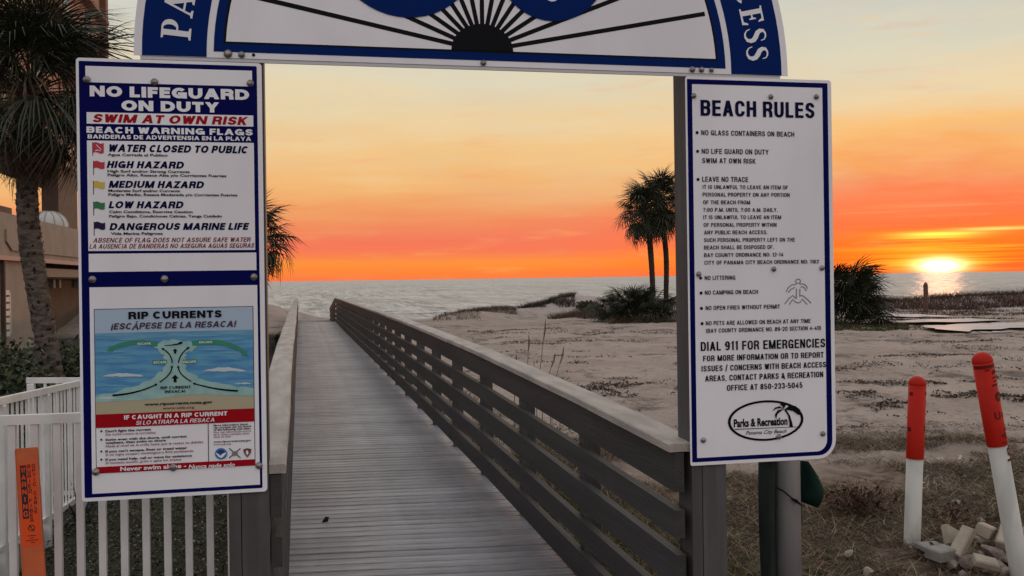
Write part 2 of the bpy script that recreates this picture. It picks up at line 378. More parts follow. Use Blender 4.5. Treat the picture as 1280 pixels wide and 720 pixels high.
def sea():
    # polar sheet whose near rings carry real swell
    th = np.radians(np.concatenate([np.arange(-75, -33, 1.0), np.arange(-33, 33, .11), np.arange(33, 75.1, 1.0)])) + YAW
    yy_ = np.concatenate([np.linspace(52, .5, 165), [.3, .2, .12]]); nr = len(yy_)
    r = 3760 / yy_; q = yy_
    T, Rr = np.meshgrid(th, r); Xg = Rr * np.sin(T); Yg = Rr * np.cos(T); Q = np.repeat(q[:, None], len(th), 1)
    deg = np.degrees(T) + 100
    amp = np.minimum(Rr / 1233 * .95, .36) * np.clip((Rr - 74) / 14, .12, 1)
    nz = 1.1 * (vn(deg / .55, Q / 1.9) - .5) + .8 * (vn(deg / .24 + 40, Q / .9 + 9) - .5) + .5 * (vn(deg / .12 + 7, Q / .5 + 3) - .5)
    Zg = SEA + amp * nz
    V = np.stack([Xg.ravel(), Yg.ravel(), Zg.ravel()], 1); n = len(th)
    i = np.arange(nr - 1)[:, None] * n; j = np.arange(n - 1)[None, :]
    F = np.stack([i + j, i + j + 1, i + n + j + 1, i + n + j], 2).reshape(-1, 4)
    o = link('sea', bigmesh('sea', V, F, SM, True)); o['kind'] = 'structure'
    # low breaking wave and foam lines
    fm = mat('sea_foam', (.55, .52, .50), .7, noise=.3, nscale=1, coords='Object')
    rr = random.Random(3); mb = MB()
    for s0, s1, fd in ((-14, 1.5, 89), (-16, -9, 95), (-6, 1.8, 92.5), (-3, 4, 98), (6, 16, 93), (20, 44, 92), (-10, 9, 107)):
        n = 40; pts = []
        for k in range(n + 1):
            s = s0 + (s1 - s0) * k / n; e = math.sin(math.pi * k / n) ** .5
            ff = fd + .5 * math.sin(s * .9) + .4 * rr.random()
            w = (.25 + .5 * rr.random()) * e
            for q, zz in ((-w, 0.02), (0, .11 * e), (w, .03)):
                p = FWD * (ff + q) + _r * s; pts.append((p.x, p.y, SEA + .09 + zz))
        mb.add(pts, [(k * 3 + a, k * 3 + a + 1, k * 3 + 4 + a, k * 3 + 3 + a) for k in range(n) for a in (0, 1)])
    obj('surf_foam', mb, fm, kind='stuff')
sea()
# ------------------------------------------------------------------ boardwalk deck
DX0, DX1 = -.17, 1.44
DECK_END = 38.2
bw = thing('boardwalk', 'long grey plank boardwalk running straight down to the sea', 'boardwalk', (.63, 3.2, 0))
SK = R_(-6.0)
brd = []
rr = random.Random(11)
L = (DX1 - DX0) / math.cos(SK) - .02
for v in range(5):
    m = MB(); a = rr.uniform(-.002, .002)
    m.box((-L / 2 + a, -.0505, -.035), (L / 2 + a, .0505, 0), .005); brd.append(mesh('deck_board', m, deckm))
n_b = int((DECK_END - 3.2) / .12)
for i in range(n_b):
    o = link('deck_board', brd[rr.randrange(5)], bw)
    o.location = (rr.uniform(-.003, .003), i * .12 + rr.uniform(-.0015, .0015), rr.uniform(-.002, .0015))
    o.rotation_euler = (0, rr.uniform(-.0008, .0008), SK + rr.uniform(-.0015, .0015))
for x in (-.1, .62, 1.34):
    m = MB().box((x - .02, 3.0, -.24), (x + .02, DECK_END, -.045)); obj('joist', m, under, bw)
m = MB()
for j in range(2, 32):
    pass
# ramp beyond the crest
m = MB()
for i in range(60):
    y = DECK_END + .06 + i * .12; z = -.09 * (i * .12)
    m.hexa([(DX0, y, z - .035), (DX1, y, z - .035), (DX1, y + .11, z - .045), (DX0, y + .11, z - .045),
            (DX0, y, z), (DX1, y, z), (DX1, y + .11, z - .01), (DX0, y + .11, z - .01)])
obj('ramp_planking', m, deckm, bw, kind='stuff')
# ------------------------------------------------------------------ handrails
YR0 = 3.563; PS = 1.39
def rz(y):   # slight sag and hump of the cap line
    if y > DECK_END: return .91 - .088 * (y - DECK_END)
    return float(np.interp(y, [3.5, 4.4, 6.9, 11, 17, 28, 38.2], [.905, .935, .985, 1.012, 1.005, .955, .905]))
BROWS = [(0, .150), (.218, .325), (.388, .52), (.585, .695), (.755, .895)]   # distances below the cap's underside
def railing(side, label):
    s = 1 if side == 'right' else -1
    xin = 1.328 if s > 0 else -.072                 # inner face of boards
    root = thing('boardwalk_railing', label, 'railing', (xin, YR0, 0))
    seg = 4; ys = [YR0]
    y = 4.85
    xo = lambda yy: float(np.interp(yy, [3.5, 5, 10, 20], [.072, .045, .01, 0])) if s > 0 else 0.0
    while y < 38: ys.append(y); y += PS
    ys += [38.2, 41.8, 45.4]
    # boards, in lengths of four bays
    idx = list(range(0, len(ys), seg))
    if idx[-1] != len(ys) - 1: idx.append(len(ys) - 1)
    lengths = [(ys[a:b + 1]) for a, b in zip(idx[:-1], idx[1:])]
    r2 = random.Random(21 + s)
    for L_ in lengths:
        for k, (t0, t1) in enumerate(BROWS):
            m = MB(); n = len(L_); vs = []
            j = r2.uniform(-.004, .004)
            for q, yy in enumerate(L_):
                g = .004 if q == 0 else (-.004 if q == n - 1 else 0)
                zt = rz(yy) - .04 - t0 + j; zb = rz(yy) - .04 - t1 + j; dx = r2.uniform(-.002, .002) + xo(yy)
                x0, x1 = xin + dx, xin + s * .038 + dx
                vs += [(x0, yy + g, zb), (x1, yy + g, zb), (x1, yy + g, zt), (x0, yy + g, zt)]
            fs = [(3, 2, 1, 0), tuple(range(n * 4 - 4, n * 4))]
            for q in range(n - 1):
                for i in range(4):
                    i2 = (i + 1) % 4; fs.append((q * 4 + i, q * 4 + i2, q * 4 + 4 + i2, q * 4 + 4 + i))
            if s < 0: fs = [f[::-1] for f in fs]
            m.add(vs, fs); obj('rail_board', m, woodr, root)
        # cap
        m = MB(); vs = []; n = len(L_)
        xc0, xc1 = (1.308, 1.452) if s > 0 else (-.195, -.052)
        for q, yy in enumerate(L_):
            g = .003 if q == 0 else (-.003 if q == n - 1 else 0)
            zz = rz(yy); dx = r2.uniform(-.006, .006) + xo(yy)
            vs += [(xc0 + dx, yy + g, zz - .032), (xc1 + dx, yy + g, zz - .032), (xc1 + dx, yy + g, zz - .005), (xc1 - .005 + dx, yy + g, zz), (xc0 + .005 + dx, yy + g, zz), (xc0 + dx, yy + g, zz - .005)]
        fs = [tuple(range(6)), tuple(range(n * 6 - 6, n * 6))[::-1]]
        for q in range(n - 1):
            for i in range(6):
                i2 = (i + 1) % 6; fs.append((q * 6 + i, q * 6 + 6 + i, q * 6 + 6 + i2, q * 6 + i2))
        m.add(vs, fs); obj('cap_board', m, capm, root)
    for yy in ys[1:]:
        m = MB(); xin_ = xin; xa = xo(yy) + xin + s * .040; xb = xo(yy) + xin + s * .128; y0 = yy if yy > YR0 else yy + .004
        m.box((xa, y0 + .02, min(-.5, rz(yy) - 1.3)), (xb, y0 + .108, rz(yy) - .042), .003)
        obj('railing_post', m, wood, root)
    return root
railing('right', 'dark grey five-board railing along the right side of the boardwalk')
railing('left', 'grey board railing along the left side, seen almost end on')
# ------------------------------------------------------------------ sign posts
YS = 3.55
def post(x0, x1, label, zt=2.45):
    r = thing('sign_post', label, 'post', ((x0 + x1) / 2, YS + .09, G0 - .05))
    xm = x0 + .042
    obj('post_shaft', MB().box((xm + .0015, YS + .012, -.5), (x1, YS + .152, zt), .005), wood, r)
    obj('post_facing', MB().box((x0, YS + .013, -.5), (xm - .0015, YS + .151, zt), .004), wood, r)
    return r
post(-.250, -.112, 'square grey timber post holding the left sign board beside the boardwalk')
post(1.466, 1.606, 'square grey timber post behind the BEACH RULES sign at the right railing end')
# ------------------------------------------------------------------ sign tools
LAY = .0006
def spt(x, y): p = ony(x, y, YS); return (p.x, p.z)
def poly(name, pts, m, root, layer, thick=0.0, hole=None):
    """flat printed shape (sign-plane x,z points) on layer n; optional real thickness"""
    yy = YS - LAY * layer
    cu = bpy.data.curves.new(name, 'CURVE'); cu.dimensions = '2D'; cu.fill_mode = 'BOTH'
    for ps in [pts] + ([hole] if hole else []):
        sp = cu.splines.new('POLY'); sp.points.add(len(ps) - 1); sp.use_cyclic_u = True
        for i, p in enumerate(ps): sp.points[i].co = (p[0], p[1], 0, 1)
    return cu2obj(cu, name, m, root, yy, thick)
def cu2obj(cu, name, m, root, yy, thick=0.0, fx=None):
    if thick: cu.extrude = thick / 2
    tmp = bpy.data.objects.new('tmp', cu); me = bpy.data.meshes.new_from_object(tmp); bpy.data.objects.remove(tmp); bpy.data.curves.remove(cu)
    n = len(me.vertices); co = np.empty(n * 3, np.float32); me.vertices.foreach_get('co', co); co = co.reshape(-1, 3)
    if fx is not None: co = fx(co)
    V = np.stack([co[:, 0], yy - thick / 2 - co[:, 2], co[:, 1]], 1)
    V -= np.array(root.location, dtype=np.float32) if root is not None else 0
    me.vertices.foreach_set('co', V.astype(np.float32).ravel()); me.update(); me.materials.clear(); me.materials.append(m)
    me.name = name
    return link(name, me, root)
def pq(name, pxs, m, root, layer, **k): return poly(name, [spt(*p) for p in pxs], m, root, layer, **k)
def rrect(x0, z0, x1, z1, r, n=5, rs=None):
    rs = rs or [r] * 4; out = []
    for (cx, cz, a0, q) in ((x1, z1, 0, 0), (x0, z1, 90, 1), (x0, z0, 180, 2), (x1, z0, 270, 3)):
        rad = rs[q]; ccx = cx - rad if q in (0, 3) else cx + rad; ccz = cz - rad if q in (0, 1) else cz + rad
        for i in range(n + 1):
            a = R_(a0 + 90 * i / n); out.append((ccx + rad * math.cos(a), ccz + rad * math.sin(a)))
    return out
def text(body, x0, x1, yb, cap, m, root, layer=6, bold=.0, shear=0.0, name='lettering', yr=None):
    """a line of print: starts at pixel x0, ends at x1, baseline yb at its start, capitals cap px tall"""
    cu = bpy.data.curves.new('t', 'FONT'); cu.body = body; cu.size = 1; cu.offset = bold; cu.shear = shear
    cu.resolution_u = 3; cu.fill_mode = 'FRONT'
    a = ony(x0, yb, YS); b = ony(x1, yb, YS); c = ony(x0, yb - cap, YS)
    wl, hl = b.x - a.x, c.z - a.z
    def fx(co):
        xm, xM = co[:, 0].min(), co[:, 0].max()
        o = co.copy(); o[:, 0] = a.x + (co[:, 0] - xm) / (xM - xm) * wl; o[:, 1] = a.z + co[:, 1] * (hl / (.682 + 2 * bold)) + hl * bold
        return o
    return cu2obj(cu, name, m, root, YS - LAY * layer, 0, fx)
# --- heavy sign lettering drawn with a broad pen: polylines in a unit box
def _arc(cx, cy, rx, ry, a0, a1, n=5): return [(cx + rx * math.cos(R_(a0 + (a1 - a0) * i / n)), cy + ry * math.sin(R_(a0 + (a1 - a0) * i / n))) for i in range(n + 1)]
_bowl = lambda x0, y0, y1: [(x0, y1)] + _arc(.72, (y0 + y1) / 2, .28, (y1 - y0) / 2, 90, -90, 8) + [(x0, y0)]
def _rr(x0, y0, x1, y1, r=.3, q=None):
    ry = min(r, (y1 - y0) / 2); rx = min(.42, (x1 - x0) / 2)
    return _arc(x1 - rx, y1 - ry, rx, ry, 0, 90) + _arc(x0 + rx, y1 - ry, rx, ry, 90, 180) + _arc(x0 + rx, y0 + ry, rx, ry, 180, 270) + _arc(x1 - rx, y0 + ry, rx, ry, 270, 360)
_o = _rr(0, 0, 1, 1)
G = {  # width, polylines, closed flags
 'A': (1.08, [[(0, 0), (.5, 1), (1, 0)], [(.2, .27), (.8, .27)]]), 'B': (1, [[(0, 0), (0, 1)], _bowl(0, .53, 1), _bowl(0, 0, .53)]),
 'C': (1, [_arc(.58, .7, .42, .3, 0, 90) + _arc(.42, .7, .42, .3, 90, 180) + _arc(.42, .3, .42, .3, 180, 270) + _arc(.58, .3, .42, .3, 270, 360)]),
 'D': (1, [[(0, 0), (0, 1)], [(0, 1)] + _arc(.55, .65, .45, .35, 90, 0) + _arc(.55, .35, .45, .35, 0, -90) + [(0, 0)]]),
 'E': (.88, [[(1, 1), (0, 1), (0, 0), (1, 0)], [(0, .52), (.9, .52)]]), 'F': (.85, [[(1, 1), (0, 1), (0, 0)], [(0, .50), (.88, .50)]]),
 'G': (1.03, [_arc(.58, .7, .42, .3, 0, 90) + _arc(.42, .7, .42, .3, 90, 180) + _arc(.42, .3, .42, .3, 180, 270) + _arc(.58, .3, .42, .3, 270, 350, 4), [(.98, 0), (.98, .42), (.58, .42)]]),
 'H': (1, [[(0, 0), (0, 1)], [(1, 0), (1, 1)], [(0, .52), (1, .52)]]), 'I': (0, [[(.5, 0), (.5, 1)]]),
 'J': (.85, [[(1, 1), (1, .3)] + _arc(.5, .3, .5, .3, 0, -180) + [(0, .36)]]), 'K': (1.02, [[(0, 0), (0, 1)], [(1, 1), (.08, .40)], [(.38, .58), (1, 0)]]),
 'L': (.82, [[(0, 1), (0, 0), (1, 0)]]), 'M': (1.34, [[(0, 0), (0, 1)], [(.02, 1), (.5, .0), (.98, 1)], [(1, 1), (1, 0)]]), 'N': (1.02, [[(0, 0), (0, 1)], [(0, 1), (1, 0)], [(1, 0), (1, 1)]]),
 'O': (1.04, [_o + ['c']]), 'P': (.96, [[(0, 0), (0, 1)], _bowl(0, .44, 1)]), 'Q': (1.04, [_o + ['c'], [(.6, .25), (1, 0)]]),
 'R': (1, [[(0, 0), (0, 1)], _bowl(0, .48, 1), [(.68, .48), (.96, .3), (1, 0)]]),
 'S': (.98, [[(.97, .74)] + _arc(.52, .78, .45, .22, 0, 180, 7) + [(.1, .6), (.85, .42)] + _arc(.5, .25, .5, .25, 20, -180, 8)]),
 'T': (.92, [[(0, 1), (1, 1)], [(.5, 1), (.5, 0)]]), 'U': (1, [[(0, 1)] + _arc(.42, .3, .42, .3, 180, 270) + _arc(.58, .3, .42, .3, 270, 360) + [(1, 1)]]),
 'V': (1.04, [[(0, 1), (.5, 0), (1, 1)]]), 'W': (1.42, [[(0, 1), (.25, 0), (.5, .95), (.75, 0), (1, 1)]]), 'X': (1.02, [[(0, 0), (1, 1)], [(0, 1), (1, 0)]]),
 'Y': (1.02, [[(0, 1), (.5, .42), (1, 1)], [(.5, .48), (.5, 0)]]), 'Z': (.92, [[(0, 1), (1, 1), (0, 0), (1, 0)]]),
 '0': (.95, [_o + ['c']]), '1': (.56, [[(0, .80), (.8, 1)], [(.95, 1), (.95, 0)]]), '2': (.92, [[(0, .7)] + _arc(.5, .74, .5, .26, 180, 0, 8) + [(.9, .5), (0, 0), (1, 0)]]),
 '3': (.92, [[(0, .76)] + _arc(.5, .77, .48, .23, 170, -60, 8) + [(.5, .53)], [(.5, .53)] + _arc(.5, .27, .5, .27, 70, -170, 8)]), '4': (.98, [[(.74, 0), (.74, 1), (0, .27), (1, .27)]]),
 '5': (.92, [[(.95, 1), (.1, 1), (.04, .52), (.4, .62)] + _arc(.5, .3, .5, .3, 80, -170, 9)]), '6': (.92, [_rr(0, 0, 1, .58) + ['c'], [(.9, .8)] + _arc(.5, .7, .5, .3, 40, 180, 6) + [(0, .3)]]),
 '7': (.88, [[(0, 1), (1, 1), (.35, 0)]]), '8': (.92, [_rr(.06, .53, .94, 1, .25) + ['c'], _rr(0, 0, 1, .53, .27) + ['c']]), '9': (.92, [_rr(0, .42, 1, 1) + ['c'], [(1, .7)] + _arc(.5, .3, .5, .3, 0, -150, 6)]),
 '-': (.5, [[(0, .42), (1, .42)]]), '/': (.6, [[(0, 0), (1, 1)]]), '(': (.3, [[(1, 1.05), (0, .75), (0, .2), (1, -.08)]]), ')': (.3, [[(0, 1.05), (1, .75), (1, .2), (0, -.08)]]),
 '.': (0, [[(.5, 0), (.5, .02)]]), ',': (0, [[(.5, .02), (.3, -.2)]]), ':': (0, [[(.5, 0), (.5, .02)], [(.5, .58), (.5, .6)]]), '!': (0, [[(.5, 1), (.5, .36)], [(.5, 0), (.5, .02)]]),
 '\u00a1': (0, [[(.5, .5), (.5, -.16)], [(.5, .84), (.5, .82)]]), '&': (1.05, [[(1, 0), (.22, .72), (.2, .88), (.42, 1), (.66, .88), (.6, .68), (.1, .4), (0, .2), (.3, 0), (.62, .06), (1, .5)]]),
 '\u00c1': (1.08, [[(0, 0), (.5, 1), (1, 0)], [(.2, .27), (.8, .27)], [(.45, 1.22), (.7, 1.4)]]),
}
def _el(a0, a1, n=14, cx=.5, cy=.5, rx=.5, ry=.5): return _arc(cx, cy, rx, ry, a0, a1, n)
GW = {'O': (1.22, [_el(0, 340, 17) + ['c']]), 'C': (1.12, [_el(42, 318)]), 'G': (1.2, [_el(42, 330), [(1, 0), (1, .42), (.58, .42)]]),
      'D': (1.14, [[(0, 0), (0, 1)], [(0, 1)] + _arc(.45, .5, .55, .5, 90, -90, 12) + [(0, 0)]]), 'E': (.84, G['E'][1]), 'L': (.8, G['L'][1]), 'F': (.8, G['F'][1]), 'R': (1.04, G['R'][1]),
      'N': (1.16, G['N'][1]), 'U': (1.12, [[(0, 1)] + _arc(.5, .45, .5, .45, 180, 360, 12) + [(1, 1)]]), 'A': (1.22, G['A'][1]), 'M': (1.4, G['M'][1]), 'Y': (1.12, G['Y'][1])}
def ribbon2(pts, closed):
    n = len(pts); A = []; B = []
    for i in range(n):
        p = pts[i]; a = pts[i - 1] if (i or closed) else None; b = pts[(i + 1) % n] if (i < n - 1 or closed) else None
        d1 = ((p[0] - a[0]), (p[1] - a[1])) if a else None; d2 = ((b[0] - p[0]), (b[1] - p[1])) if b else None
        def un(d): l = math.hypot(*d) or 1; return (d[0] / l, d[1] / l)
        d1 = un(d1) if d1 else un(d2); d2 = un(d2) if d2 else d1
        nx, ny = -(d1[1] + d2[1]), d1[0] + d2[0]; l = math.hypot(nx, ny)
        if l < .2: nx, ny = -d1[1], d1[0]; k = 1
        else:
            nx /= l; ny /= l; k = min(1.9, 1 / max(.3, nx * -d1[1] + ny * d1[0]))
        A.append((p[0] + nx * .5 * k, p[1] + ny * .5 * k)); B.append((p[0] - nx * .5 * k, p[1] - ny * .5 * k))
    return A, B
def caps(body, x0, x1, yb, cap, m, root, layer=3, tx=.30, tz=.19, shear=0.0, gap=.17, space=.46, name='lettering'):
    GG = dict(G)
    if root is ls: GG.update(GW)
    a = ony(x0, yb, YS); b = ony(x1, yb, YS); c = ony(x0, yb - cap, YS); Wt, Ht = b.x - a.x, c.z - a.z
    cur = 0; items = []
    for ch in body:
        if ch == ' ': cur += space; continue
        g = GG.get(ch)
        if g is None: continue
        w = g[0] if g[0] else tx
        items.append((ch, cur, w)); cur += w + gap
    tot = items[-1][1] + items[-1][2]
    sx_ = (Wt - shear * Ht) / tot; zz = tz * Ht; xx = tx * sx_
    mb = MB(); k = 0
    for ch, cx_, w in items:
        for ln in GG[ch][1]:
            closed = ln[-1] == 'c'; pts = ln[:-1] if closed else ln
            if ch in 'AVWMNKXY' and not closed:      # slanted strokes are cut level at top and foot
                x0_ = cx_ * sx_; hw = xx * .53; dg_ = []
                for (u0, v0), (u1, v1) in zip(pts[:-1], pts[1:]):
                    if abs(u0 - u1) > .02 and abs(v0 - v1) > .02:
                        P_ = [(x0_ + xx / 2 + u_ * max(0, w * sx_ - xx), Ht * v_) for u_, v_ in ((u0, v0), (u1, v1))]
                        yy = YS - LAY * layer - k * .000012; k += 1
                        mb.add([(a.x + px_ + o_ * hw + shear * z_, yy, a.z + z_) for (px_, z_), o_ in ((P_[0], -1), (P_[0], 1), (P_[1], 1), (P_[1], -1))], [(0, 1, 2, 3)]); dg_.append(1)
                if dg_: continue
            q = []
            for u, v in pts:
                X_ = (cx_ * sx_ + xx / 2 + u * max(0, w * sx_ - xx)) if GG[ch][0] else (cx_ * sx_ + xx * u)
                Z_ = zz / 2 + v * (Ht - zz)
                q.append([X_ / xx, Z_ / zz])
            if not closed and not (ch in 'CS' or (ch in 'G' and len(ln) > 5) or ch in '2356'):
                for i, j in ((0, 1), (-1, -2)):
                    dx, dz = q[i][0] - q[j][0], q[i][1] - q[j][1]; l = math.hypot(dx, dz) or 1
                    diag = min(abs(dx), abs(dz)) / l > .15; e = 1.2 if (diag and abs(q[i][1] - .5) < .02 or diag and abs(q[i][1] - (Ht / zz - .5)) < .02) else (0 if diag else .5)
                    q[i] = [q[i][0] + dx / l * e, q[i][1] + dz / l * e]
            A_, B_ = ribbon2(q, closed); n = len(q); yy = YS - LAY * layer - k * .000012; k += 1
            lim = ch in 'AVWMNKXYZ17'
            vs = []
            for P_ in (A_, B_):
                for p in P_:
                    z = p[1] * zz
                    xq = p[0] * xx
                    if lim: z = min(max(z, 0), Ht)
                    vs.append((a.x + xq + shear * z, yy, a.z + z))
            fs = [(i, (i + 1) % n, n + (i + 1) % n, n + i) for i in range(n if closed else n - 1)]
            mb.add(vs, fs)
    return obj(name, mb, m, root)
def bolt(px, py, root, rpx=4.0, m=None):
    x, z = spt(px, py); r = rpx / 340; b = MB(); n = 12; vs = []
    for k, (rr_, yy) in enumerate(((r * 1.25, 0), (r * 1.2, -.002), (r, -.0025), (r * .95, -.006), (r * .6, -.0085), (r * .01, -.0092))):
        for i in range(n):
            t = 2 * math.pi * i / n; vs.append((x + rr_ * math.cos(t), YS - .004 + yy, z + rr_ * math.sin(t)))
    fs = [(k * n + i, k * n + (i + 1) % n, k * n + n + (i + 1) % n, k * n + n + i) for k in range(5) for i in range(n)]
    b.add(vs, fs); return obj('bolt', b, m or steel, root, True)
def panel(root, pts, m, thick=.003, name='panel'):
    cu = bpy.data.curves.new(name, 'CURVE'); cu.dimensions = '2D'; cu.fill_mode = 'BOTH'
    sp = cu.splines.new('POLY'); sp.points.add(len(pts) - 1); sp.use_cyclic_u = True
    for i, p in enumerate(pts): sp.points[i].co = (p[0], p[1], 0, 1)
    return cu2obj(cu, name, m, root, YS + thick, thick)
# ------------------------------------------------------------------ left sign board
ls = thing('sign_board', 'tall blue and white sign with NO LIFEGUARD ON DUTY above and rip currents poster below', 'sign', (-.42, YS, .815))
LX0, LX1, LZ0, LZ1 = -.7245, -.1185, .818, 2.313
panel(ls, rrect(LX0, LZ0, LX1, LZ1, .012), white)
def fr(px, py): return spt(px, py)
# frame: one blue ring for the whole board
bx0 = spt(100, 200)[0]; bx1 = spt(322.5, 200)[0]; bz1 = spt(99.7, 76)[1]; bz0 = spt(105.6, 622.5)[1]
ix0 = spt(106.7, 82.3)[0]; ix1 = spt(315.2, 88)[0]; iz1 = spt(106.7, 82.3)[1]; iz0 = spt(115.4, 619)[1] + .004
iz0 = spt(114, 614)[1]
def rect(name, px0, py0, px1, py1, m, root, layer):
    x0, z1 = spt(px0, py0); x1 = spt(px1, py0)[0]; z0 = spt(px0, py1)[1]
    return poly(name, [(x0, z0), (x1, z0), (x1, z1), (x0, z1)], m, root, layer)
poly('blue_frame', rrect(bx0, bz0, bx1, bz1, .004), navy, ls, 1)
rect('header_panel', 106.7, 82.3, 314.9, 102.7, white, ls, 2)
rect('white_strip', 108.3, 140.2, 316.5, 154.5, white, ls, 2)
rect('flag_panel', 108.7, 175.6, 317.2, 313.8, white, ls, 2)
rect('blank_panel', 110.9, 317.3, 320.3, 340, white, ls, 2)
rect('lower_panel', 111.9, 359.3, 321.6, 617.5, white, ls, 2)
T = text
caps('NO LIFEGUARD', 112.3, 311.4, 120.4, 13.4, white, ls, 3, .36, .27, gap=.13)
caps('ON DUTY', 152, 273.8, 138.3, 13.0, white, ls, 3, .36, .27, gap=.13)
caps('SWIM AT OWN RISK', 115.4, 310.4, 152.9, 10.6, red, ls, 3, .34, .23, .25)
caps('BEACH WARNING FLAGS', 108.3, 315.9, 166.0, 7.9, white, ls, 3, .34, .24)
caps('BANDERAS DE ADVERTENSIA EN LA PLAYA', 109.7, 313.9, 173.2, 5.2, white, ls, 3, .30, .22)
for (x, y, cap, x1, s) in ((134.7, 189.7, 9.4, 311.4, 'WATER CLOSED TO PUBLIC'), (133.3, 210, 8.9, 231.2, 'HIGH HAZARD'), (135.7, 234.8, 8.9, 256.2, 'MEDIUM HAZARD'),
                           (135.7, 260.4, 8.9, 230.6, 'LOW HAZARD'), (136.7, 287.8, 8.9, 311.8, 'DANGEROUS MARINE LIFE')):
    caps(s, x, x1, y, cap, navyink, ls, 3, .35, .25, .25, .15)
for (x, y, x1, s) in ((134.7, 194.9, 209.8, 'Agua Cerrada al Publico'), (134.7, 215.5, 237.3, 'High Surf and/or Strong Currents'),
                      (134.7, 220.3, 283, 'Peligro Alto, Resaca Alta y/o Corrientes Fuertes'), (135.7, 239.9, 225.1, 'Moderate Surf and/or Currents'),
                      (135.7, 244.8, 296.8, 'Peligro Medio, Resaca Moderada y/o Corrientes Fuertes'), (136.7, 266.3, 240.9, 'Calm Conditions, Exercise Caution'),
                      (136.7, 271.8, 277.5, 'Peligro Bajo, Condiciones Calmas, Tenga Cuidado'), (138.7, 293.6, 203.7, 'Vida Marina Peligrosa')):
    T(s, x, x1, y, 3.3, ink, ls, bold=.026)
caps('ABSENCE OF FLAG DOES NOT ASSURE SAFE WATER', 116.4, 314, 303.4, 5.9, dred, ls, 3, .28, .16, .25, .2, .6)
caps('LA AUSENCIA DE BANDERAS NO ASEGURA AGUAS SEGURAS', 111.7, 318.6, 311, 5.9, dred, ls, 3, .28, .16, .25, .2, .6)
yel = mat('flag_yellow', (.55, .42, .05), .5); grn = mat('flag_green', (.008, .16, .05), .5); pur = mat('flag_purple', (.018, .007, .055), .5, .15)
redf = mat('flag_red', (.45, .01, .03), .5)
for (x, y0, y1, fh, m, big) in ((115.4, 177.7, 194.8, 12.5, redf, 1), (116.4, 201, 218.7, 8.5, redf, 0), (116.4, 226, 243.5, 8.5, yel, 0), (116.6, 251.8, 269.5, 8.5, grn, 0), (117.2, 277, 294.5, 8.5, pur, 0)):
    rect('flag_staff', x, y0, x + .9, y1, ink, ls, 3)
    top = []; bot = []
    for i in range(9):
        u = i / 8; w = 1.0 * math.sin(u * 2 * math.pi); top.append((x + .9 + 13.6 * u, y0 + 1 - w)); bot.append((x + .9 + 13.6 * u, y0 + 1 + fh - w))
    pq('flag', top + bot[::-1], m, ls, 4)
    if big:   # white no-swimming stroke
        pq('flag_mark', [(119, 188.5), (122, 187), (126, 188.5), (126, 189.2), (122, 188), (119, 189.3)], white, ls, 5)
        pq('flag_mark', [(120, 181), (120.7, 180.7), (127, 187), (126.4, 187.4)], white, ls, 5)
for p in ((108.7, 99.6), (193.2, 102.7), (313, 104.3), (115.8, 349.4), (205.8, 348.7), (317.5, 346.3), (120, 589.7), (216.5, 584.3), (323.7, 581.8)): bolt(*p, ls, 3.4)
# rip currents poster
PO = bpy.data.objects.new('poster', None)
COL.objects.link(PO); PO.parent = ls; PO.location = (0, 0, 0)
def P3(name, pts, m, layer, hole=None):
    o = poly(name, pts, m, ls, layer, hole=hole); o.parent = PO; return o
def PP(name, pxs, m, layer): return P3(name, [spt(*p) for p in pxs], m, layer)
def PT(body, x0, x1, yb, cap, m, bold=.02, shear=0.0, layer=9):
    o = text(body, x0, x1, yb, cap, m, ls, layer, bold, shear); o.parent = PO; return o
def PC(body, x0, x1, yb, cap, m, tx, tz, shear=0.0):
    o = caps(body, x0, x1, yb, cap, m, ls, 9, tx, tz, shear); o.parent = PO; return o
def F_(x, y): return (110 + x / 5.335, 375 + y / 5.335)
def G_(x, y): return (110 + x / 5.335, 490 + y / 5.335)
# poster rectangle in local coords
px0, pz1 = spt(117.4, 386.3); px1 = spt(316.6, 383.5)[0]; pz0 = spt(120.2, 592)[1]
def rr3(name, x0, z0, x1, z1, m, layer): return P3(name, [(x0, z0), (x1, z0), (x1, z1), (x0, z1)], m, layer)
skyb = mat('poster_sky', (.36, .47, .60), .45)
def seamat():
    m = mat('poster_sea', (.05, .22, .46), .45, col2=(.10, .33, .50), nscale=9, stretch=(1, 1, 7))
    return m
psea = seamat(); pteal = mat('poster_foam_teal', (.22, .42, .42), .5, col2=(.30, .50, .47), nscale=22); psand = mat('poster_sand', (.40, .36, .24), .5)
pfoam = mat('poster_white_wave', (.50, .58, .62), .5); pgreen = mat('poster_green', (.02, .22, .13), .5); plight = mat('poster_light_sea', (.12, .36, .52), .5)
rr3('poster_edge', px0, pz0, px1, pz1, ink, 3)
e = .0022
rr3('poster_sheet', px0 + e, pz0 + e, px1 - e, pz1 - e, white, 4)
zsea = spt(119, 416.6)[1]; zsand = spt(119.4, 505)[1]; zred1 = spt(119.5, 518.1)[1]; zred0 = spt(119.8, 535.0)[1]
rr3('poster_sky', px0 + e, zsea, px1 - e, pz1 - e, skyb, 5)
rr3('poster_sea', px0 + e, zsand, px1 - e, zsea - .0003, psea, 5)
rr3('poster_far_sea', px0 + e, zsea - .02, px1 - e, zsea, mat('poster_far_sea', (.14, .34, .50), .5, col2=(.08, .26, .44), nscale=8, stretch=(1, 1, 8)), 6)
xa, xb = px0 + e, px1 - e
shore = [F_(50, 685), F_(200, 672), F_(330, 668), F_(480, 655), F_(640, 632), F_(800, 628), F_(900, 634), F_(1104, 640)]
sh = [spt(*p) for p in shore]; sh[0] = (xa, sh[0][1]); sh[-1] = (xb, sh[-1][1])
P3('poster_beach', sh + [(xb, zred1), (xa, zred1)], psand, 6)
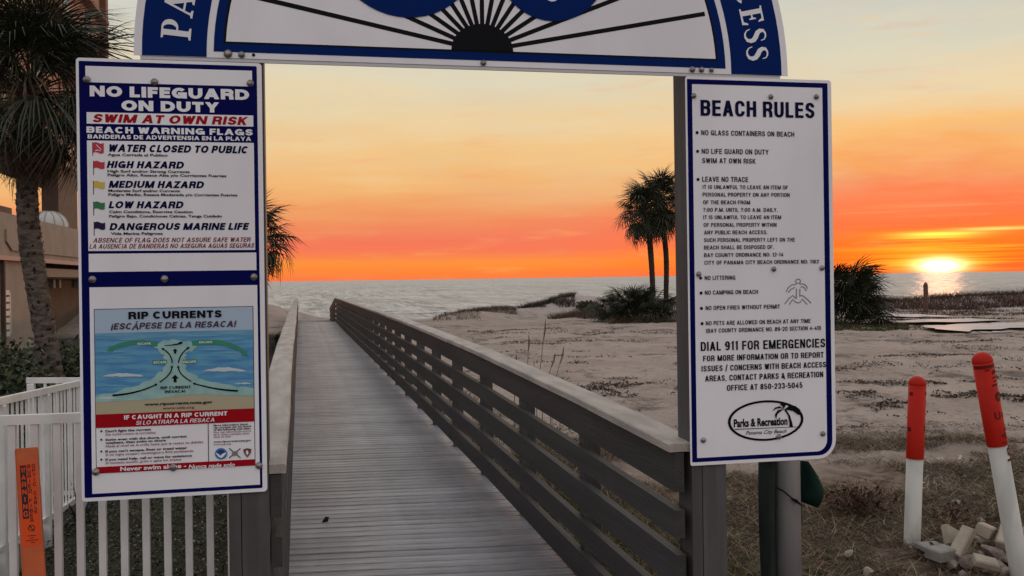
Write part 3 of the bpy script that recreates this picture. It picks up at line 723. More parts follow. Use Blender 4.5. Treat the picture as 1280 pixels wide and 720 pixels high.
# shallows and the teal rip neck with ragged edge
rr = random.Random(4)
def ragged(pts, j=7, sub=4):
    out = []
    for (a, b) in zip(pts[:-1], pts[1:]):
        for k in range(sub):
            t = k / sub; out.append((a[0] + (b[0] - a[0]) * t + rr.uniform(-j, j), a[1] + (b[1] - a[1]) * t + rr.uniform(-j * .5, j * .5)))
    return out + [pts[-1]]
neck = ragged([(50, 640), (200, 610), (330, 565), (430, 520), (490, 470), (515, 410), (500, 360), (440, 320), (490, 275), (580, 262), (680, 272), (735, 315), (660, 360), (640, 410), (670, 470), (740, 520), (900, 560), (1104, 590)], 14, 4)
neck[0] = (46, 640)
P3('poster_shallows', [spt(*F_(*p)) for p in neck][1:-1] + [(xb, spt(*F_(1104, 590))[1]), (xb, sh[-1][1] + .001)] + sh[::-1][1:-1] + [(xa, sh[0][1]), (xa, spt(*F_(50, 640))[1])], pteal, 7)
for (x0, x1, y, h) in ((95, 375, 505, 18), (770, 1060, 472, 24), (60, 190, 655, 10), (980, 1090, 556, 6)):
    top = []; bot = []
    for i in range(13):
        u = i / 12; top.append((x0 + (x1 - x0) * u, y - h * math.sin(math.pi * u) ** .7 + rr.uniform(-3, 3))); bot.append((x0 + (x1 - x0) * u, y + 3 + rr.uniform(-2, 3)))
    PP('poster_wave', [F_(*p) for p in top + bot[::-1]], pfoam, 8)
for (x0, x1, y) in ((80, 330, 240), (600, 900, 238), (150, 420, 262), (770, 1060, 262), (60, 300, 345), (700, 980, 330), (90, 350, 420), (760, 1040, 400), (70, 300, 570), (900, 1095, 520), (800, 1080, 350), (110, 330, 385), (730, 900, 440)):
    PP('poster_ripple', [F_(x0, y), F_((x0 + x1) / 2, y - 7), F_(x1, y - 2), F_((x0 + x1) / 2, y + 5)], plight if y % 4 else psea, 7)
def ribbon(pts, w0, w1, m, layer, name, tr=F_, head=0):
    L_ = []; Rg = []; n = len(pts)
    for i, p in enumerate(pts):
        a = pts[max(i - 1, 0)]; b = pts[min(i + 1, n - 1)]; dx, dy = b[0] - a[0], b[1] - a[1]; l = math.hypot(dx, dy)
        w = (w0 + (w1 - w0) * i / (n - 1)) / 2; L_.append((p[0] - dy / l * w, p[1] + dx / l * w)); Rg.append((p[0] + dy / l * w, p[1] - dx / l * w))
    if head:
        a, b = pts[-2], pts[-1]; dx, dy = b[0] - a[0], b[1] - a[1]; l = math.hypot(dx, dy); dx /= l; dy /= l
        L_.append((b[0] - dy * head, b[1] + dx * head)); L_.append((b[0] + dx * head * 1.7, b[1] + dy * head * 1.7)); Rg.append((b[0] + dy * head, b[1] - dx * head))
    return PP(name, [tr(*p) for p in L_ + Rg[::-1]], m, layer)
def bez(p0, p1, p2, n=10): return [((1 - t) ** 2 * p0[0] + 2 * t * (1 - t) * p1[0] + t * t * p2[0], (1 - t) ** 2 * p0[1] + 2 * t * (1 - t) * p1[1] + t * t * p2[1]) for t in [i / n for i in range(n + 1)]]
ribbon(bez((465, 293), (270, 262), (160, 325)), 34, 26, pgreen, 8, 'escape_arrow', head=22)
ribbon(bez((695, 288), (930, 255), (1040, 350)), 34, 26, pgreen, 8, 'escape_arrow', head=22)
PP('escape_patch', [F_(432, 400), F_(528, 397), F_(530, 425), F_(434, 430)], pgreen, 8); PP('escape_patch', [F_(632, 396), F_(724, 394), F_(726, 420), F_(634, 424)], pgreen, 8)
for pts in (bez((165, 635), (330, 625), (450, 565)), bez((480, 546), (555, 500), (560, 450)), bez((563, 420), (560, 360), (505, 328)),
            bez((1000, 605), (860, 600), (715, 558)), bez((690, 542), (610, 500), (604, 450)), bez((604, 420), (612, 360), (665, 322))):
    ribbon(pts, 13 if pts[0][1] > 600 else 8, 8, ink, 9, 'current_arrow', head=10)
for (cx, cy, s) in ((582, 340, 17), (582, 522, 25)):
    PP('up_arrow', [F_(cx - s * .4, cy + s), F_(cx + s * .4, cy + s), F_(cx + s * .4, cy), F_(cx + s, cy), F_(cx, cy - s), F_(cx - s, cy), F_(cx - s * .4, cy)], ink, 9)
PP('swimmer', [F_(508, 302), F_(560, 296), F_(600, 288), F_(612, 278), F_(632, 276), F_(628, 292), F_(600, 298), F_(570, 302), F_(520, 306)], ink, 9)
PC('RIP CURRENTS', 160.9, 277.2, 399.0, 9.2, ink, .34, .24)
PC('¡ESCÁPESE DE LA RESACA!', 138.9, 296, 411.9, 7.8, mat('maroon_ink', (.035, .012, .03), .5), .29, .19, .22)
PT('ESCAPE', *(F_(333, 0)[0], F_(420, 0)[0]), F_(0, 298)[1], 2.4, white, .02); PT('ESCAPE', F_(743, 0)[0], F_(830, 0)[0], F_(0, 288)[1], 2.4, white, .02)
PT('ESCAPE', F_(440, 0)[0], F_(525, 0)[0], F_(0, 423)[1], 2.8, white, .02); PT('ESCAPE', F_(637, 0)[0], F_(722, 0)[0], F_(0, 420)[1], 2.8, white, .02)
PC('RIP CURRENT', F_(485, 0)[0], F_(687, 0)[0], F_(0, 595)[1], 3.6, ink, .3, .2); PC('(RESACA)', F_(513, 0)[0], F_(650, 0)[0], F_(0, 620)[1], 3.4, ink, .3, .2)
PT('www.ripcurrents.noaa.gov', 180.9, 265.6, 507.0, 3.6, ink, .03); PT('www.usla.org', 203.7, 243, 511.6, 3.2, dred, .012)
rr3('red_band', xa, zred0, xb, zred1, red, 7)
PC('IF CAUGHT IN A RIP CURRENT', 155.5, 284.3, 524.3, 5.3, white, .32, .23); PC('SI LO ATRAPA LA RESACA', 170, 269.3, 530.9, 5.0, white, .24, .15, .22)
zb1 = spt(119.9, 583.7)[1]; zb0 = spt(120, 591.8)[1]
rr3('red_band', xa, zb0 + .001, xb, zb1, red, 7)
PT('Never swim alone -', 150.7, 233, 588.5, 5.4, white, .028); PT('Nunca nade solo', 236, 293.7, 585.5 + .3, 5.2, white, .02, .2)
xd = spt(260.3, 560)[0]; rr3('divider', xd, zb1, xd + .0022, zred0, ink, 7)
for (y, x1, s, b_) in ((540.2, 189.1, "Don't fight the current", 1), (544.4, 194.7, 'No luche contra la corriente', 0), (550.9, 233.7, 'Swim even with the shore, until current', 1), (554.8, 207.5, 'weakens, then swim to shore', 1),
                       (559.1, 254.3, 'Nada al nivel de la orilla hasta que la resaca se debilite', 0), (565.5, 234.3, "If you can't escape, float or tread water", 1), (569.7, 242, 'Si no logra escapar, mantengase a flote pedaleando', 0),
                       (575.7, 240, 'If you need help, call or wave for assistance', 1), (579.9, 227, 'Si necesita auxilio, grite o agite los brazos', 0)):
    PT(s, 132.1, x1, y, 3.0, ink if b_ else dred, .03 if b_ else .006, 0 if b_ else .2)
    if b_ and s[0] != 'w':
        cx, cz = spt(127, y - 1.5); P3('bullet', [(cx + .0036 * math.cos(a * .7854), cz + .0036 * math.sin(a * .7854)) for a in range(8)], ink, 8)
for (y, x1, s, b_) in ((532.7, 310.2, 'More information about', 1), (535.5, 313.9, 'rip currents can be found', 1), (538.3, 313.4, 'of the following web sites:', 1), (541.5, 313.9, 'Para más información acerca', 0),
                       (544.4, 311.5, 'de la resaca consulte estos', 0), (547.2, 289, 'sitios de web:', 0), (553.2, 313.9, 'www.ripcurrents.noaa.gov', 1), (556.5, 289, 'www.usla.org', 0)):
    PT(s, 267.1, x1, y, 2.4, ink if b_ else dred, .026 if b_ else .004, 0 if b_ else .2)
def ell(cx, cy, rx, ry, n=24, a0=0, a1=360, tr=None):
    out = []
    for i in range(n + (0 if a1 - a0 == 360 else 1)):
        a = R_(a0 + (a1 - a0) * i / n); out.append((cx + rx * math.cos(a), cy - ry * math.sin(a)))
    return [tr(*p) for p in out] if tr else out
PP('round_emblem', ell(888, 410, 41, 38, tr=G_), mat('emblem_blue', (.02, .16, .42), .5), 8)
PP('round_emblem', ell(888, 398, 24, 14, 12, tr=G_), mat('emblem_dark', (.01, .03, .14), .5), 9)
PP('round_emblem', [G_(*p) for p in ((850, 402), (868, 410), (884, 424), (900, 408), (926, 400), (905, 428), (890, 438), (872, 430))], white, 10)
for pts in (((942, 374), (1018, 438)), ((1018, 374), (942, 438))): ribbon(list(pts), 6, 6, ink, 8, 'crossed_emblem', G_)
PP('crossed_emblem', ell(980, 408, 20, 16, 10, tr=G_), mat('emblem_grey', (.18, .17, .18), .5), 9)
PP('arrowhead_emblem', [G_(*p) for p in ((1036, 380), (1062, 373), (1090, 378), (1086, 405), (1063, 436), (1040, 405))], mat('emblem_brown', (.13, .05, .03), .5), 8)
PP('arrowhead_emblem', [G_(*p) for p in ((1052, 402), (1060, 384), (1072, 402), (1064, 420))], white, 9)
# ------------------------------------------------------------------ right sign board
rs = thing('sign_board', 'white BEACH RULES sign with blue border and bent lower right corner', 'sign', (1.76, YS, .82))
RX0, RX1, RZ0, RZ1 = 1.4555, 2.0695, .822, 2.316
panel(rs, rrect(RX0, RZ0, RX1, RZ1, .01, 6, [.012, .012, .008, .075]), white)
ox0 = spt(859.3, 150)[0]; ox1 = spt(1034.9, 150)[0]; oz1 = spt(859.3, 98.7)[1]; oz0 = spt(872, 577.7)[1]
jx0 = spt(865.5, 150)[0]; jx1 = spt(1028.3, 150)[0]; jz1 = spt(865.5, 105)[1]; jz0 = spt(877.5, 572.2)[1]
poly('blue_border', rrect(ox0, oz0, ox1, oz1, .01, 6, [.004, .004, .004, .058]), navy, rs, 1, hole=rrect(jx0, jz0, jx1, jz1, .01, 6, [.002, .002, .002, .044]))
caps('BEACH RULES', 875.6, 1017.9, 144.6, 19.8, navyink, rs, 3, .34, .17, 0, .19, .5)
for (x, x1, y, cap, s) in ((876.5, 992.5, 168.9, 6.3, 'NO GLASS CONTAINERS ON BEACH'), (877, 960.5, 192.1, 6.3, 'NO LIFE GUARD ON DUTY'), (877.6, 944.4, 203.8, 6.3, 'SWIM AT OWN RISK'),
                           (877.6, 935, 227.1, 6.3, 'LEAVE NO TRACE'), (878.2, 984.7, 236.1, 4.9, 'IT IS UNLAWFUL TO LEAVE AN ITEM OF'), (878.2, 986.7, 245.6, 4.9, 'PERSONAL PROPERTY ON ANY PORTION'),
                           (878.8, 937.4, 255.3, 4.9, 'OF THE BEACH FROM'), (878.8, 971.8, 264.7, 4.9, '7:00 P.M. UNTIL 7:00 A.M. DAILY.'), (879, 976.2, 274, 4.9, 'IT IS UNLAWFUL TO LEAVE AN ITEM'),
                           (879.4, 970.4, 283.6, 4.9, 'OF PERSONAL PROPERTY WITHIN'), (880, 959, 293, 4.9, 'ANY PUBLIC BEACH ACCESS.'), (879.8, 993.3, 302.6, 4.9, 'SUCH PERSONAL PROPERTY LEFT ON THE'),
                           (880, 967, 311.8, 4.9, 'BEACH SHALL BE DISPOSED OF.'), (880, 979, 321.4, 4.9, 'BAY COUNTY ORDINANCE NO: 12-14'), (880.4, 1023.3, 330.8, 4.9, 'CITY OF PANAMA CITY BEACH ORDINANCE NO: 1162'),
                           (880.7, 919, 350, 5.2, 'NO LITTERING'), (881, 947.3, 368.4, 5.2, 'NO CAMPING ON BEACH'), (881.8, 974.7, 387.6, 5.2, 'NO OPEN FIRES WITHOUT PERMIT'),
                           (882.2, 1012.9, 406.7, 5.2, 'NO PETS ARE ALLOWED ON BEACH AT ANY TIME'), (882.7, 1025.8, 416.1, 5.2, '(BAY COUNTY ORDINANCE NO. 89-20 SECTION 4-40)'),
                           (875.8, 1031.3, 438.8, 11.3, 'DIAL 911 FOR EMERGENCIES'), (878.8, 1029.3, 451.8, 7.2, 'FOR MORE INFORMATION OR TO REPORT'), (876.8, 1032.3, 464.5, 7.2, 'ISSUES / CONCERNS WITH BEACH ACCESS'),
                           (881.3, 1028.8, 476.8, 7.2, 'AREAS, CONTACT PARKS & RECREATION'), (908.5, 1003, 488.5, 7.2, 'OFFICE AT 850-233-5045')):
    caps(s, x, x1, y, cap, ink, rs, 3, .27 if cap < 7 else .32, .16, 0, .22, .62)
for (x, y) in ((871.2, 165.8), (871.8, 189.2), (872.4, 224.3), (875.6, 347.6), (876.2, 366.2), (876.7, 385.4), (877.4, 404.4)):
    cx, cz = spt(x, y); poly('bullet', [(cx + .0062 * math.cos(a * .6283), cz + .0062 * math.sin(a * .6283)) for a in range(10)], ink, rs, 3)
for p in ((866.8, 120), (963, 121.2), (1020, 121.2), (872.9, 342.7), (966.7, 336.2), (1027, 335), (878.8, 550), (973, 545.7), (1028, 542)): bolt(*p, rs, 2.9)
# oval emblem
def E_(x, y): return (900 + x / 10.283, 490 + y / 10.283)
cx, cz = spt(957.3, 525.6); rx = spt(1004.2, 525.6)[0] - cx; rzz = spt(957.3, 500.2)[1] - cz
def el2(rx, rz, n=40): return [(cx + rx * math.cos(2 * math.pi * i / n), cz + rz * math.sin(2 * math.pi * i / n)) for i in range(n)]
poly('oval_emblem', el2(rx, rzz), ink, rs, 3, hole=el2(rx - .0115, rzz - .0085))
pq('emblem_line', [E_(185, 474), E_(990, 444), E_(990, 450), E_(185, 484)], ink, rs, 4)
T('Parks & Recreation', 917, 984.1, 534.2, 10.4, ink, rs, 4, .034); T('Panama City Beach', 932, 983, 543.4, 4.6, ink, rs, 4, .006, .35)
pq('emblem_palm', [E_(*p) for p in ((885, 445), (890, 400), (870, 300), (820, 225), (845, 222), (895, 300), (925, 400), (935, 447))], ink, rs, 5)
def leafp(pts): pq('emblem_palm', [E_(*p) for p in pts], ink, rs, 6)
leafp([(825, 225), (760, 180), (700, 200), (668, 245), (715, 215), (770, 205)]); leafp([(820, 215), (740, 230), (700, 290), (715, 350), (735, 280), (800, 228)])
leafp([(815, 220), (790, 170), (765, 165), (785, 135), (815, 150), (860, 145), (835, 175)]); leafp([(825, 222), (880, 180), (960, 175), (1020, 220), (1050, 290), (1000, 290), (930, 240), (880, 232)])
# faint pen drawing of a little figure
pen = mat('pen_line', (.16, .15, .16), .6)
def D_(x, y): return (970 + x / 14.4, 340 + y / 14.4)
def pl(pts, w=15):
    out = []; n = len(pts); Rg = []
    for i, p in enumerate(pts):
        a = pts[max(i - 1, 0)]; b = pts[min(i + 1, n - 1)]; dx, dy = b[0] - a[0], b[1] - a[1]; l = math.hypot(dx, dy) or 1
        out.append((p[0] - dy / l * w / 2, p[1] + dx / l * w / 2)); Rg.append((p[0] + dy / l * w / 2, p[1] - dx / l * w / 2))
    pq('pen_drawing', [D_(*p) for p in out + Rg[::-1]], pen, rs, 3)
pl(ell(395, 165, 42, 40, 14, -80, 260)); pl([(365, 215), (270, 235), (215, 285), (180, 355)]); pl([(220, 368), (265, 310), (340, 275)]); pl([(420, 212), (500, 215), (545, 250), (562, 300)])
pl([(440, 270), (490, 262), (545, 340)]); pl([(365, 300), (362, 480)]); pl([(428, 300), (426, 440)]); pl([(155, 575), (225, 480), (300, 420), (350, 470)])
pl([(235, 585), (300, 490), (340, 535), (395, 555), (440, 540), (465, 480), (560, 585)]); pl([(430, 425), (480, 425), (560, 490), (630, 560)])
# ------------------------------------------------------------------ arched sign
ar = thing('arched_sign', 'half-round blue and white beach access sign with black sunburst over the walkway', 'sign', (.6715, YS, 2.324))
AX, AZ, AR = .6715, 2.3275, 1.2115
def arc(r, z0=0.0, n=64, cx=AX, cz=AZ):
    """upper part of a circle cut at height z0 above the centre"""
    a0 = math.asin(z0 / r); return [(cx + r * math.cos(a0 + (math.pi - 2 * a0) * i / n), cz + r * math.sin(a0 + (math.pi - 2 * a0) * i / n)) for i in range(n + 1)]
panel(ar, arc(AR), white)
bo = AX - spt(177.3, 66)[0]; bi = AX - spt(258.3, 68)[0]; wi = AX - spt(267, 64)[0]; fi = AX - spt(281.9, 52.7)[0]; ki = fi + .009
ring = lambda ro, ri, z: arc(ro, z) + arc(ri, z)[::-1]
poly('blue_band', ring(bo, bi, .001), royal, ar, 1)
zb = spt(400, 70.5)[1] - AZ
z_blue0 = spt(267, 64.3)[1] - AZ; z_blue1 = spt(281.9, 54.2)[1] - AZ; z_in = spt(281.9, 52.2)[1] - AZ
poly('blue_inner_border', arc(wi, z_blue0), royal, ar, 2)
poly('black_inner_border', arc(ki, z_blue1), ink, ar, 3)
poly('sunburst_field', arc(fi, z_in + .001), white, ar, 4)
hx, hz = spt(603, 66.8); hz = AZ + z_in - .0005
for i in range(17):
    a = R_(i * 11.25) if 0 < i < 16 else None
    if a is None: continue
    # where the ray meets the field edge
    w = .0080; dx, dz = math.cos(a), math.sin(a); px_, pz_ = -dz, dx; r1 = fi - .012
    q0 = hz + .0; t0 = .06
    pts = [(hx + dx * t0 + px_ * w, max(hz + .0012, hz + dz * t0 + pz_ * w)), (hx + dx * t0 - px_ * w, max(hz + .0012, hz + dz * t0 - pz_ * w))]
    te = r1 - .01 if abs(hx - AX) < .03 else r1
    pts += [(hx + dx * te - px_ * w * 1.05, hz + dz * te - pz_ * w * 1.05), (hx + dx * te + px_ * w * 1.05, hz + dz * te + pz_ * w * 1.05)]
    poly('sun_ray', pts, ink, ar, 5)
poly('sun_disc', [(hx + .115 * math.cos(math.pi * i / 24), hz + .001 + .098 * math.sin(math.pi * i / 24)) for i in range(25)], ink, ar, 6)
def loc(px, py): return spt(px, py)
for (cx_, cy_, ax_, by_, th_) in ((507, -68, 93, 90, 22), (689, -45, 74, 74, 24)):
    c = loc(cx_, cy_); k = 1 / 346.
    po = [(c[0] + ax_ * k * math.cos(2 * math.pi * i / 48), c[1] + by_ * k * math.sin(2 * math.pi * i / 48)) for i in range(48)]
    pi_ = [(c[0] + (ax_ - th_ * 2.2) * k * math.cos(2 * math.pi * i / 48), c[1] + (by_ - th_ * 1.05) * k * math.sin(2 * math.pi * i / 48)) for i in range(48)]
    poly('blue_numeral', po, royal, ar, 8, thick=.001, hole=pi_)
# serif lettering round the blue band
def glyph(ch):
    """outline(s) in a 0..1 box, baseline at 0, cap height 1"""
    if ch == 'P':
        o = [(0, 0), (.42, 0), (.42, .06), (.31, .09), (.31, .44)] + [(.40 + .27 * math.sin(R_(a)), .72 - .28 * math.cos(R_(a))) for a in range(0, 181, 15)] + [(0, 1), (0, .94), (.11, .91), (.11, .09), (0, .06)]
        h = [(.31, .50)] + [(.36 + .13 * math.sin(R_(a)), .72 - .22 * math.cos(R_(a))) for a in range(0, 181, 20)] + [(.31, .94)]
        return .68, [o, h]
    if ch == 'A':
        return .86, [[(0, 0), (.27, 0), (.27, .06), (.17, .09), (.22, .28), (.52, .28), (.58, .09), (.48, .06), (.48, 0), (.86, 0), (.86, .06), (.78, .09), (.47, 1), (.38, 1), (.09, .09), (0, .06)], [(.25, .35), (.37, .72), (.49, .35)]]
    if ch == 'E':
        return .70, [[(0, 0), (.66, 0), (.70, .27), (.64, .27), (.55, .09), (.31, .08), (.31, .47), (.43, .46), (.46, .36), (.51, .36), (.51, .66), (.46, .66), (.43, .54), (.31, .53), (.31, .92), (.52, .91), (.60, .75), (.65, .75), (.63, 1), (0, 1), (0, .94), (.11, .91), (.11, .09), (0, .06)]]
    if ch == 'S':
        c = [(.54, .72), (.50, .88), (.38, .955), (.25, .955), (.14, .88), (.13, .74), (.20, .62), (.36, .52), (.48, .41), (.52, .27), (.47, .12), (.34, .045), (.20, .05), (.08, .14), (.03, .30)]
        w = [.03, .05, .07, .08, .12, .17, .20, .21, .20, .17, .13, .09, .07, .05, .03]
        Lp = []; Rp = []; n = len(c)
        for i in range(n):
            a = c[max(i - 1, 0)]; b = c[min(i + 1, n - 1)]; dx, dy = b[0] - a[0], b[1] - a[1]; l = math.hypot(dx, dy)
            Lp.append((c[i][0] - dy / l * w[i] / 2, c[i][1] + dx / l * w[i] / 2)); Rp.append((c[i][0] + dy / l * w[i] / 2, c[i][1] - dx / l * w[i] / 2))
        return .58, [Lp + Rp[::-1]]
    if ch == 'C':
        o = [(.42 + .42 * math.cos(R_(a)), .5 + .52 * math.sin(R_(a))) for a in range(40, 321, 14)]; i_ = [(.45 + .24 * math.cos(R_(a)), .5 + .43 * math.sin(R_(a))) for a in range(320, 39, -14)]
        return .82, [o + i_]
    return None
def arcletters(chs, a_start, dirn, hgt, rbase, adv):
    """letters follow the band, tops outward; dirn -1 walks clockwise (left to right)"""
    a = a_start
    for ch in chs:
        g = glyph(ch)
        if ch == ' ': a += dirn * .06; continue
        w = g[0] if g else .75
        aw = (w + adv) * hgt / rbase
        am = a + dirn * aw / 2
        def tf(x, z):
            u = (x - w / 2) * hgt; r = rbase + z * hgt; c_, s_ = math.cos(am), math.sin(am)
            tx, tz = s_, -c_     # left-to-right direction along the arc
            return (AX + r * c_ + tx * u, AZ + r * s_ + tz * u)
        if g:
            poly('lettering', [tf(*p) for p in g[1][0]], white, ar, 4, hole=[tf(*p) for p in g[1][1]] if len(g[1]) > 1 else None)
        else:
            cu = bpy.data.curves.new('t', 'FONT'); cu.body = ch; cu.size = 1; cu.offset = .03; cu.resolution_u = 3; cu.fill_mode = 'FRONT'
            def fx(co):
                xm = (co[:, 0].min() + co[:, 0].max()) / 2; o = co.copy()
                for q in range(len(co)):
                    p = tf((co[q, 0] - xm) / .72 + w / 2, co[q, 1] / .72); o[q, 0], o[q, 1] = p
                return o
            cu2obj(cu, 'lettering', white, ar, YS - LAY * 4, 0, fx)
        a += dirn * aw
pb = loc(240, 50); rbase = math.hypot(pb[0] - AX, pb[1] - AZ) + .004
aP = math.pi - math.asin((loc(222, 51)[1] - AZ) / 1.1)
arcletters('PANAMA CITY BEACH', aP, -1, .098, rbase, .10)
aS = math.asin(max(.0, (loc(940, 77)[1] - AZ)) / 1.1)
arcletters('SSECCA', aS, 1, .094, rbase + .012, .13)
for p, r in (((285, 67.5), 4), ((302, 68.6), 3.2), ((604, 78.8), 3), ((865, 87), 3.2), ((876.5, 87.3), 3), ((888.8, 87.8), 2.6)): bolt(*p, ar, r)
x_, z_ = spt(317, 68.8); poly('bolt_hole', [(x_ + .006 * math.cos(a), z_ + .006 * math.sin(a)) for a in [i * .785 for i in range(8)]], ink, ar, 2)
obj('back_rail', MB().box((AX - AR + .02, YS + .004, AZ - .012), (AX + AR - .03, YS + .012, AZ + .03)), mat('galvanised_bar', (.4, .4, .4), .4, metal=.8), ar)
#PART2
# ------------------------------------------------------------------ sub-mesh helpers for plants
def blades(n, pos, length, width, lean, curve, rs, seg=2):
    """n grass blades: pos (n,2) or (n,3) ground points; returns V,F (quads folded to seg strips)"""
    ang = rs.rand(n) * 2 * np.pi; ln = lean * (.3 + rs.rand(n)); hl = length * (.5 + rs.rand(n) * .8)
    d = np.stack([np.cos(ang), np.sin(ang)], 1); pw = np.stack([-d[:, 1], d[:, 0]], 1)
    a2 = rs.rand(n) * np.pi; pw = np.stack([np.cos(a2), np.sin(a2)], 1)
    V = []; Z0 = pos[:, 2] if pos.shape[1] > 2 else H(pos[:, 0], pos[:, 1])
    for k in range(seg + 1):
        t = k / seg; r = hl * (ln * t + curve * t * t) * .8; z = hl * (t - .35 * curve * t * t) / np.sqrt(1 + ln * ln)
        w = width * (1 - t * .85) * (.6 + rs.rand(n) * 0 + .4)
        c = np.stack([pos[:, 0] + d[:, 0] * r, pos[:, 1] + d[:, 1] * r, Z0 - .01 + z], 1)
        for s in (-1, 1):
            q = c.copy(); q[:, 0] += pw[:, 0] * w * s / 2; q[:, 1] += pw[:, 1] * w * s / 2; V.append(q)
    V = np.stack(V, 1)   # n, 2(seg+1), 3
    m = 2 * (seg + 1); base = np.arange(n)[:, None] * m
    F = np.concatenate([base + np.array([[2 * k, 2 * k + 1, 2 * k + 3, 2 * k + 2]]) for k in range(seg)], 0)
    return V.reshape(-1, 3), F
def leaves(n, pos, size, rs, flat=.6, squash=.45):
    """n small leaf quads (diamond) at pos (n,3)"""
    a = rs.normal(size=(n, 3)); a[:, 2] *= (1 - flat); a /= np.linalg.norm(a, axis=1)[:, None]
    b = rs.normal(size=(n, 3)); b[:, 2] *= (1 - flat * .5); b -= (a * b).sum(1)[:, None] * a; b /= np.linalg.norm(b, axis=1)[:, None]
    s = size * (.5 + rs.rand(n))[:, None]
    V = np.stack([pos - a * s, pos + b * s * squash - a * s * .1, pos + a * s, pos - b * s * squash - a * s * .1], 1)
    F = (np.arange(n)[:, None] * 4 + np.arange(4)[None, :])
    return V.reshape(-1, 3), F
def vmat(name, cols, rough=.75, spec=.25):
    """plant material: each island takes its own colour from a small set"""
    m = bpy.data.materials.new(name); m.use_nodes = True; t = m.node_tree; b = t.nodes['Principled BSDF']
    g = t.nodes.new('ShaderNodeNewGeometry')
    st_ = [(i / len(cols), c + (1,)) for i, c in enumerate(cols)]
    c = ramp(g.outputs['Random Per Island'], st_, t, 'CONSTANT')
    t.links.new(c, b.inputs['Base Color']); b.inputs['Roughness'].default_value = rough; b.inputs['Specular IOR Level'].default_value = spec
    return m
def region(n, px, D, rs, keep=None, left=False):
    """n random ground points seen between pixel columns px and depths D (uniform over the ground)"""
    out = np.zeros((0, 2))
    while len(out) < n:
        u = rs.rand(n * 2); d = np.sqrt(D[0] ** 2 + u * (D[1] ** 2 - D[0] ** 2)); x = px[0] + rs.rand(n * 2) * (px[1] - px[0])
        lx = (x - 640) / FPX * d; P = np.stack([FWD.x * d + _r.x * lx, FWD.y * d + _r.y * lx], 1)
        k = (P[:, 0] > 1.50) if not left else (P[:, 0] < -.24)
        if keep is not None: k &= keep(P[:, 0], P[:, 1], d, rs)
        out = np.vstack([out, P[k]])
    return out[:n]
def stuff(name, V, F, m, smooth_=False):
    o = link(name, bigmesh(name, V, F, m, smooth_)); o['kind'] = 'stuff'; return o
rs_ = np.random.RandomState(7)
dead = vmat('dead_grass', [(.15, .085, .05), (.06, .035, .026), (.30, .21, .13), (.03, .02, .016), (.10, .085, .035), (.05, .06, .022), (.38, .30, .20), (.05, .03, .025), (.025, .018, .013), (.09, .055, .035)])
olive = vmat('olive_weed', [(.045, .05, .018), (.03, .038, .014), (.07, .065, .025), (.10, .085, .03), (.05, .035, .02)])
litter = vmat('leaf_litter', [(.13, .075, .05), (.07, .042, .03), (.20, .13, .085), (.24, .18, .14), (.10, .06, .05), (.05, .032, .026), (.16, .11, .08), (.09, .06, .045), (.12, .08, .055), (.06, .04, .03), (.38, .32, .27)])
darkleaf = vmat('ivy_leaf', [(.03, .045, .016), (.045, .062, .02), (.018, .028, .012), (.07, .07, .028), (.09, .07, .035), (.030, .040, .016), (.026, .034, .014), (.02, .03, .013), (.06, .045, .025), (.03, .03, .015), (.045, .05, .02), (.04, .03, .02), (.022, .03, .014), (.06, .06, .03), (.03, .04, .018), (.035, .045, .02), (.05, .045, .025), (.026, .03, .016), (.3, .28, .24)], .5, .4)
hedgeleaf = vmat('hedge_leaf', [(.020, .034, .012), (.030, .050, .016), (.014, .022, .010), (.045, .065, .02), (.075, .085, .03), (.02, .03, .012)], .45, .4)
# near scrub right of the boardwalk
scr = lambda th: (lambda x, y, d, r: fbm(x * 1.1 + 3, y * 1.1, 3) + (9.5 - d) * .018 + r.rand(len(x)) * .09 > th)
p = region(60000, (640, 1420), (3.6, 10.2), rs_, scr(.43)); V, F = blades(len(p), p, .12, .0055, 1.2, .9, rs_); stuff('scrub_grass', V, F, dead)
p = region(9000, (640, 1420), (4.2, 9), rs_, scr(.50)); V, F = blades(len(p), p, .07, .006, 1.1, .6, rs_); stuff('scrub_weeds', V, F, olive)
p = region(15000, (640, 1420), (3.6, 11), rs_, scr(.46)); z = H(p[:, 0], p[:, 1]) + rs_.rand(len(p)) * .02
V, F = leaves(len(p), np.column_stack([p, z]), .013, rs_, .7, .35); stuff('leaf_litter', V, F, litter)
# wrack lines and tracks: dark debris lying across the sand
def wrack(lines):
    Ps = []
    for (px, D, L_, n, w) in lines:
        t = (rs_.rand(n) - .5); c = px + t * 0; lx = (px - 640) / FPX * D + t * L_; dd = D + w * (rs_.normal(size=n) * .5) + .5 * np.sin(t * 5 + D) * w * 2
        keep = fbm(lx * 1.5, dd * 1.5, 3) > .40
        Ps.append(np.stack([FWD.x * dd + _r.x * lx, FWD.y * dd + _r.y * lx], 1)[keep])
    P = np.vstack(Ps); return P[P[:, 0] > 1.65]
rw = random.Random(8); LN = [(650, 32, 3.4, 900, .5), (690, 31, 4.5, 900, .5), (760, 30, 4, 600, .4), (720, 26, 4, 500, .3), (640, 25, 2.5, 400, .25), (740, 22, 1.0, 200, .2), (800, 15, 2.4, 800, .22), (770, 14.4, 1.2, 400, .15), (1085, 15.5, 2.2, 900, .25),
     (1150, 13.6, 2.2, 800, .22), (1210, 13.2, 2.0, 700, .2), (1260, 12.6, 1.6, 600, .2), (1240, 16, 1.8, 500, .2), (1100, 12.4, 2.0, 700, .2), (1190, 24, 3, 600, .4), (1260, 22, 3, 500, .4), (900, 14, 5, 900, .3), (1000, 18, 5, 800, .4)]
for i in range(70): LN.append((rw.uniform(560, 1330), rw.uniform(10.5, 30), rw.uniform(.5, 2.2), int(rw.uniform(40, 160)), rw.uniform(.08, .3)))
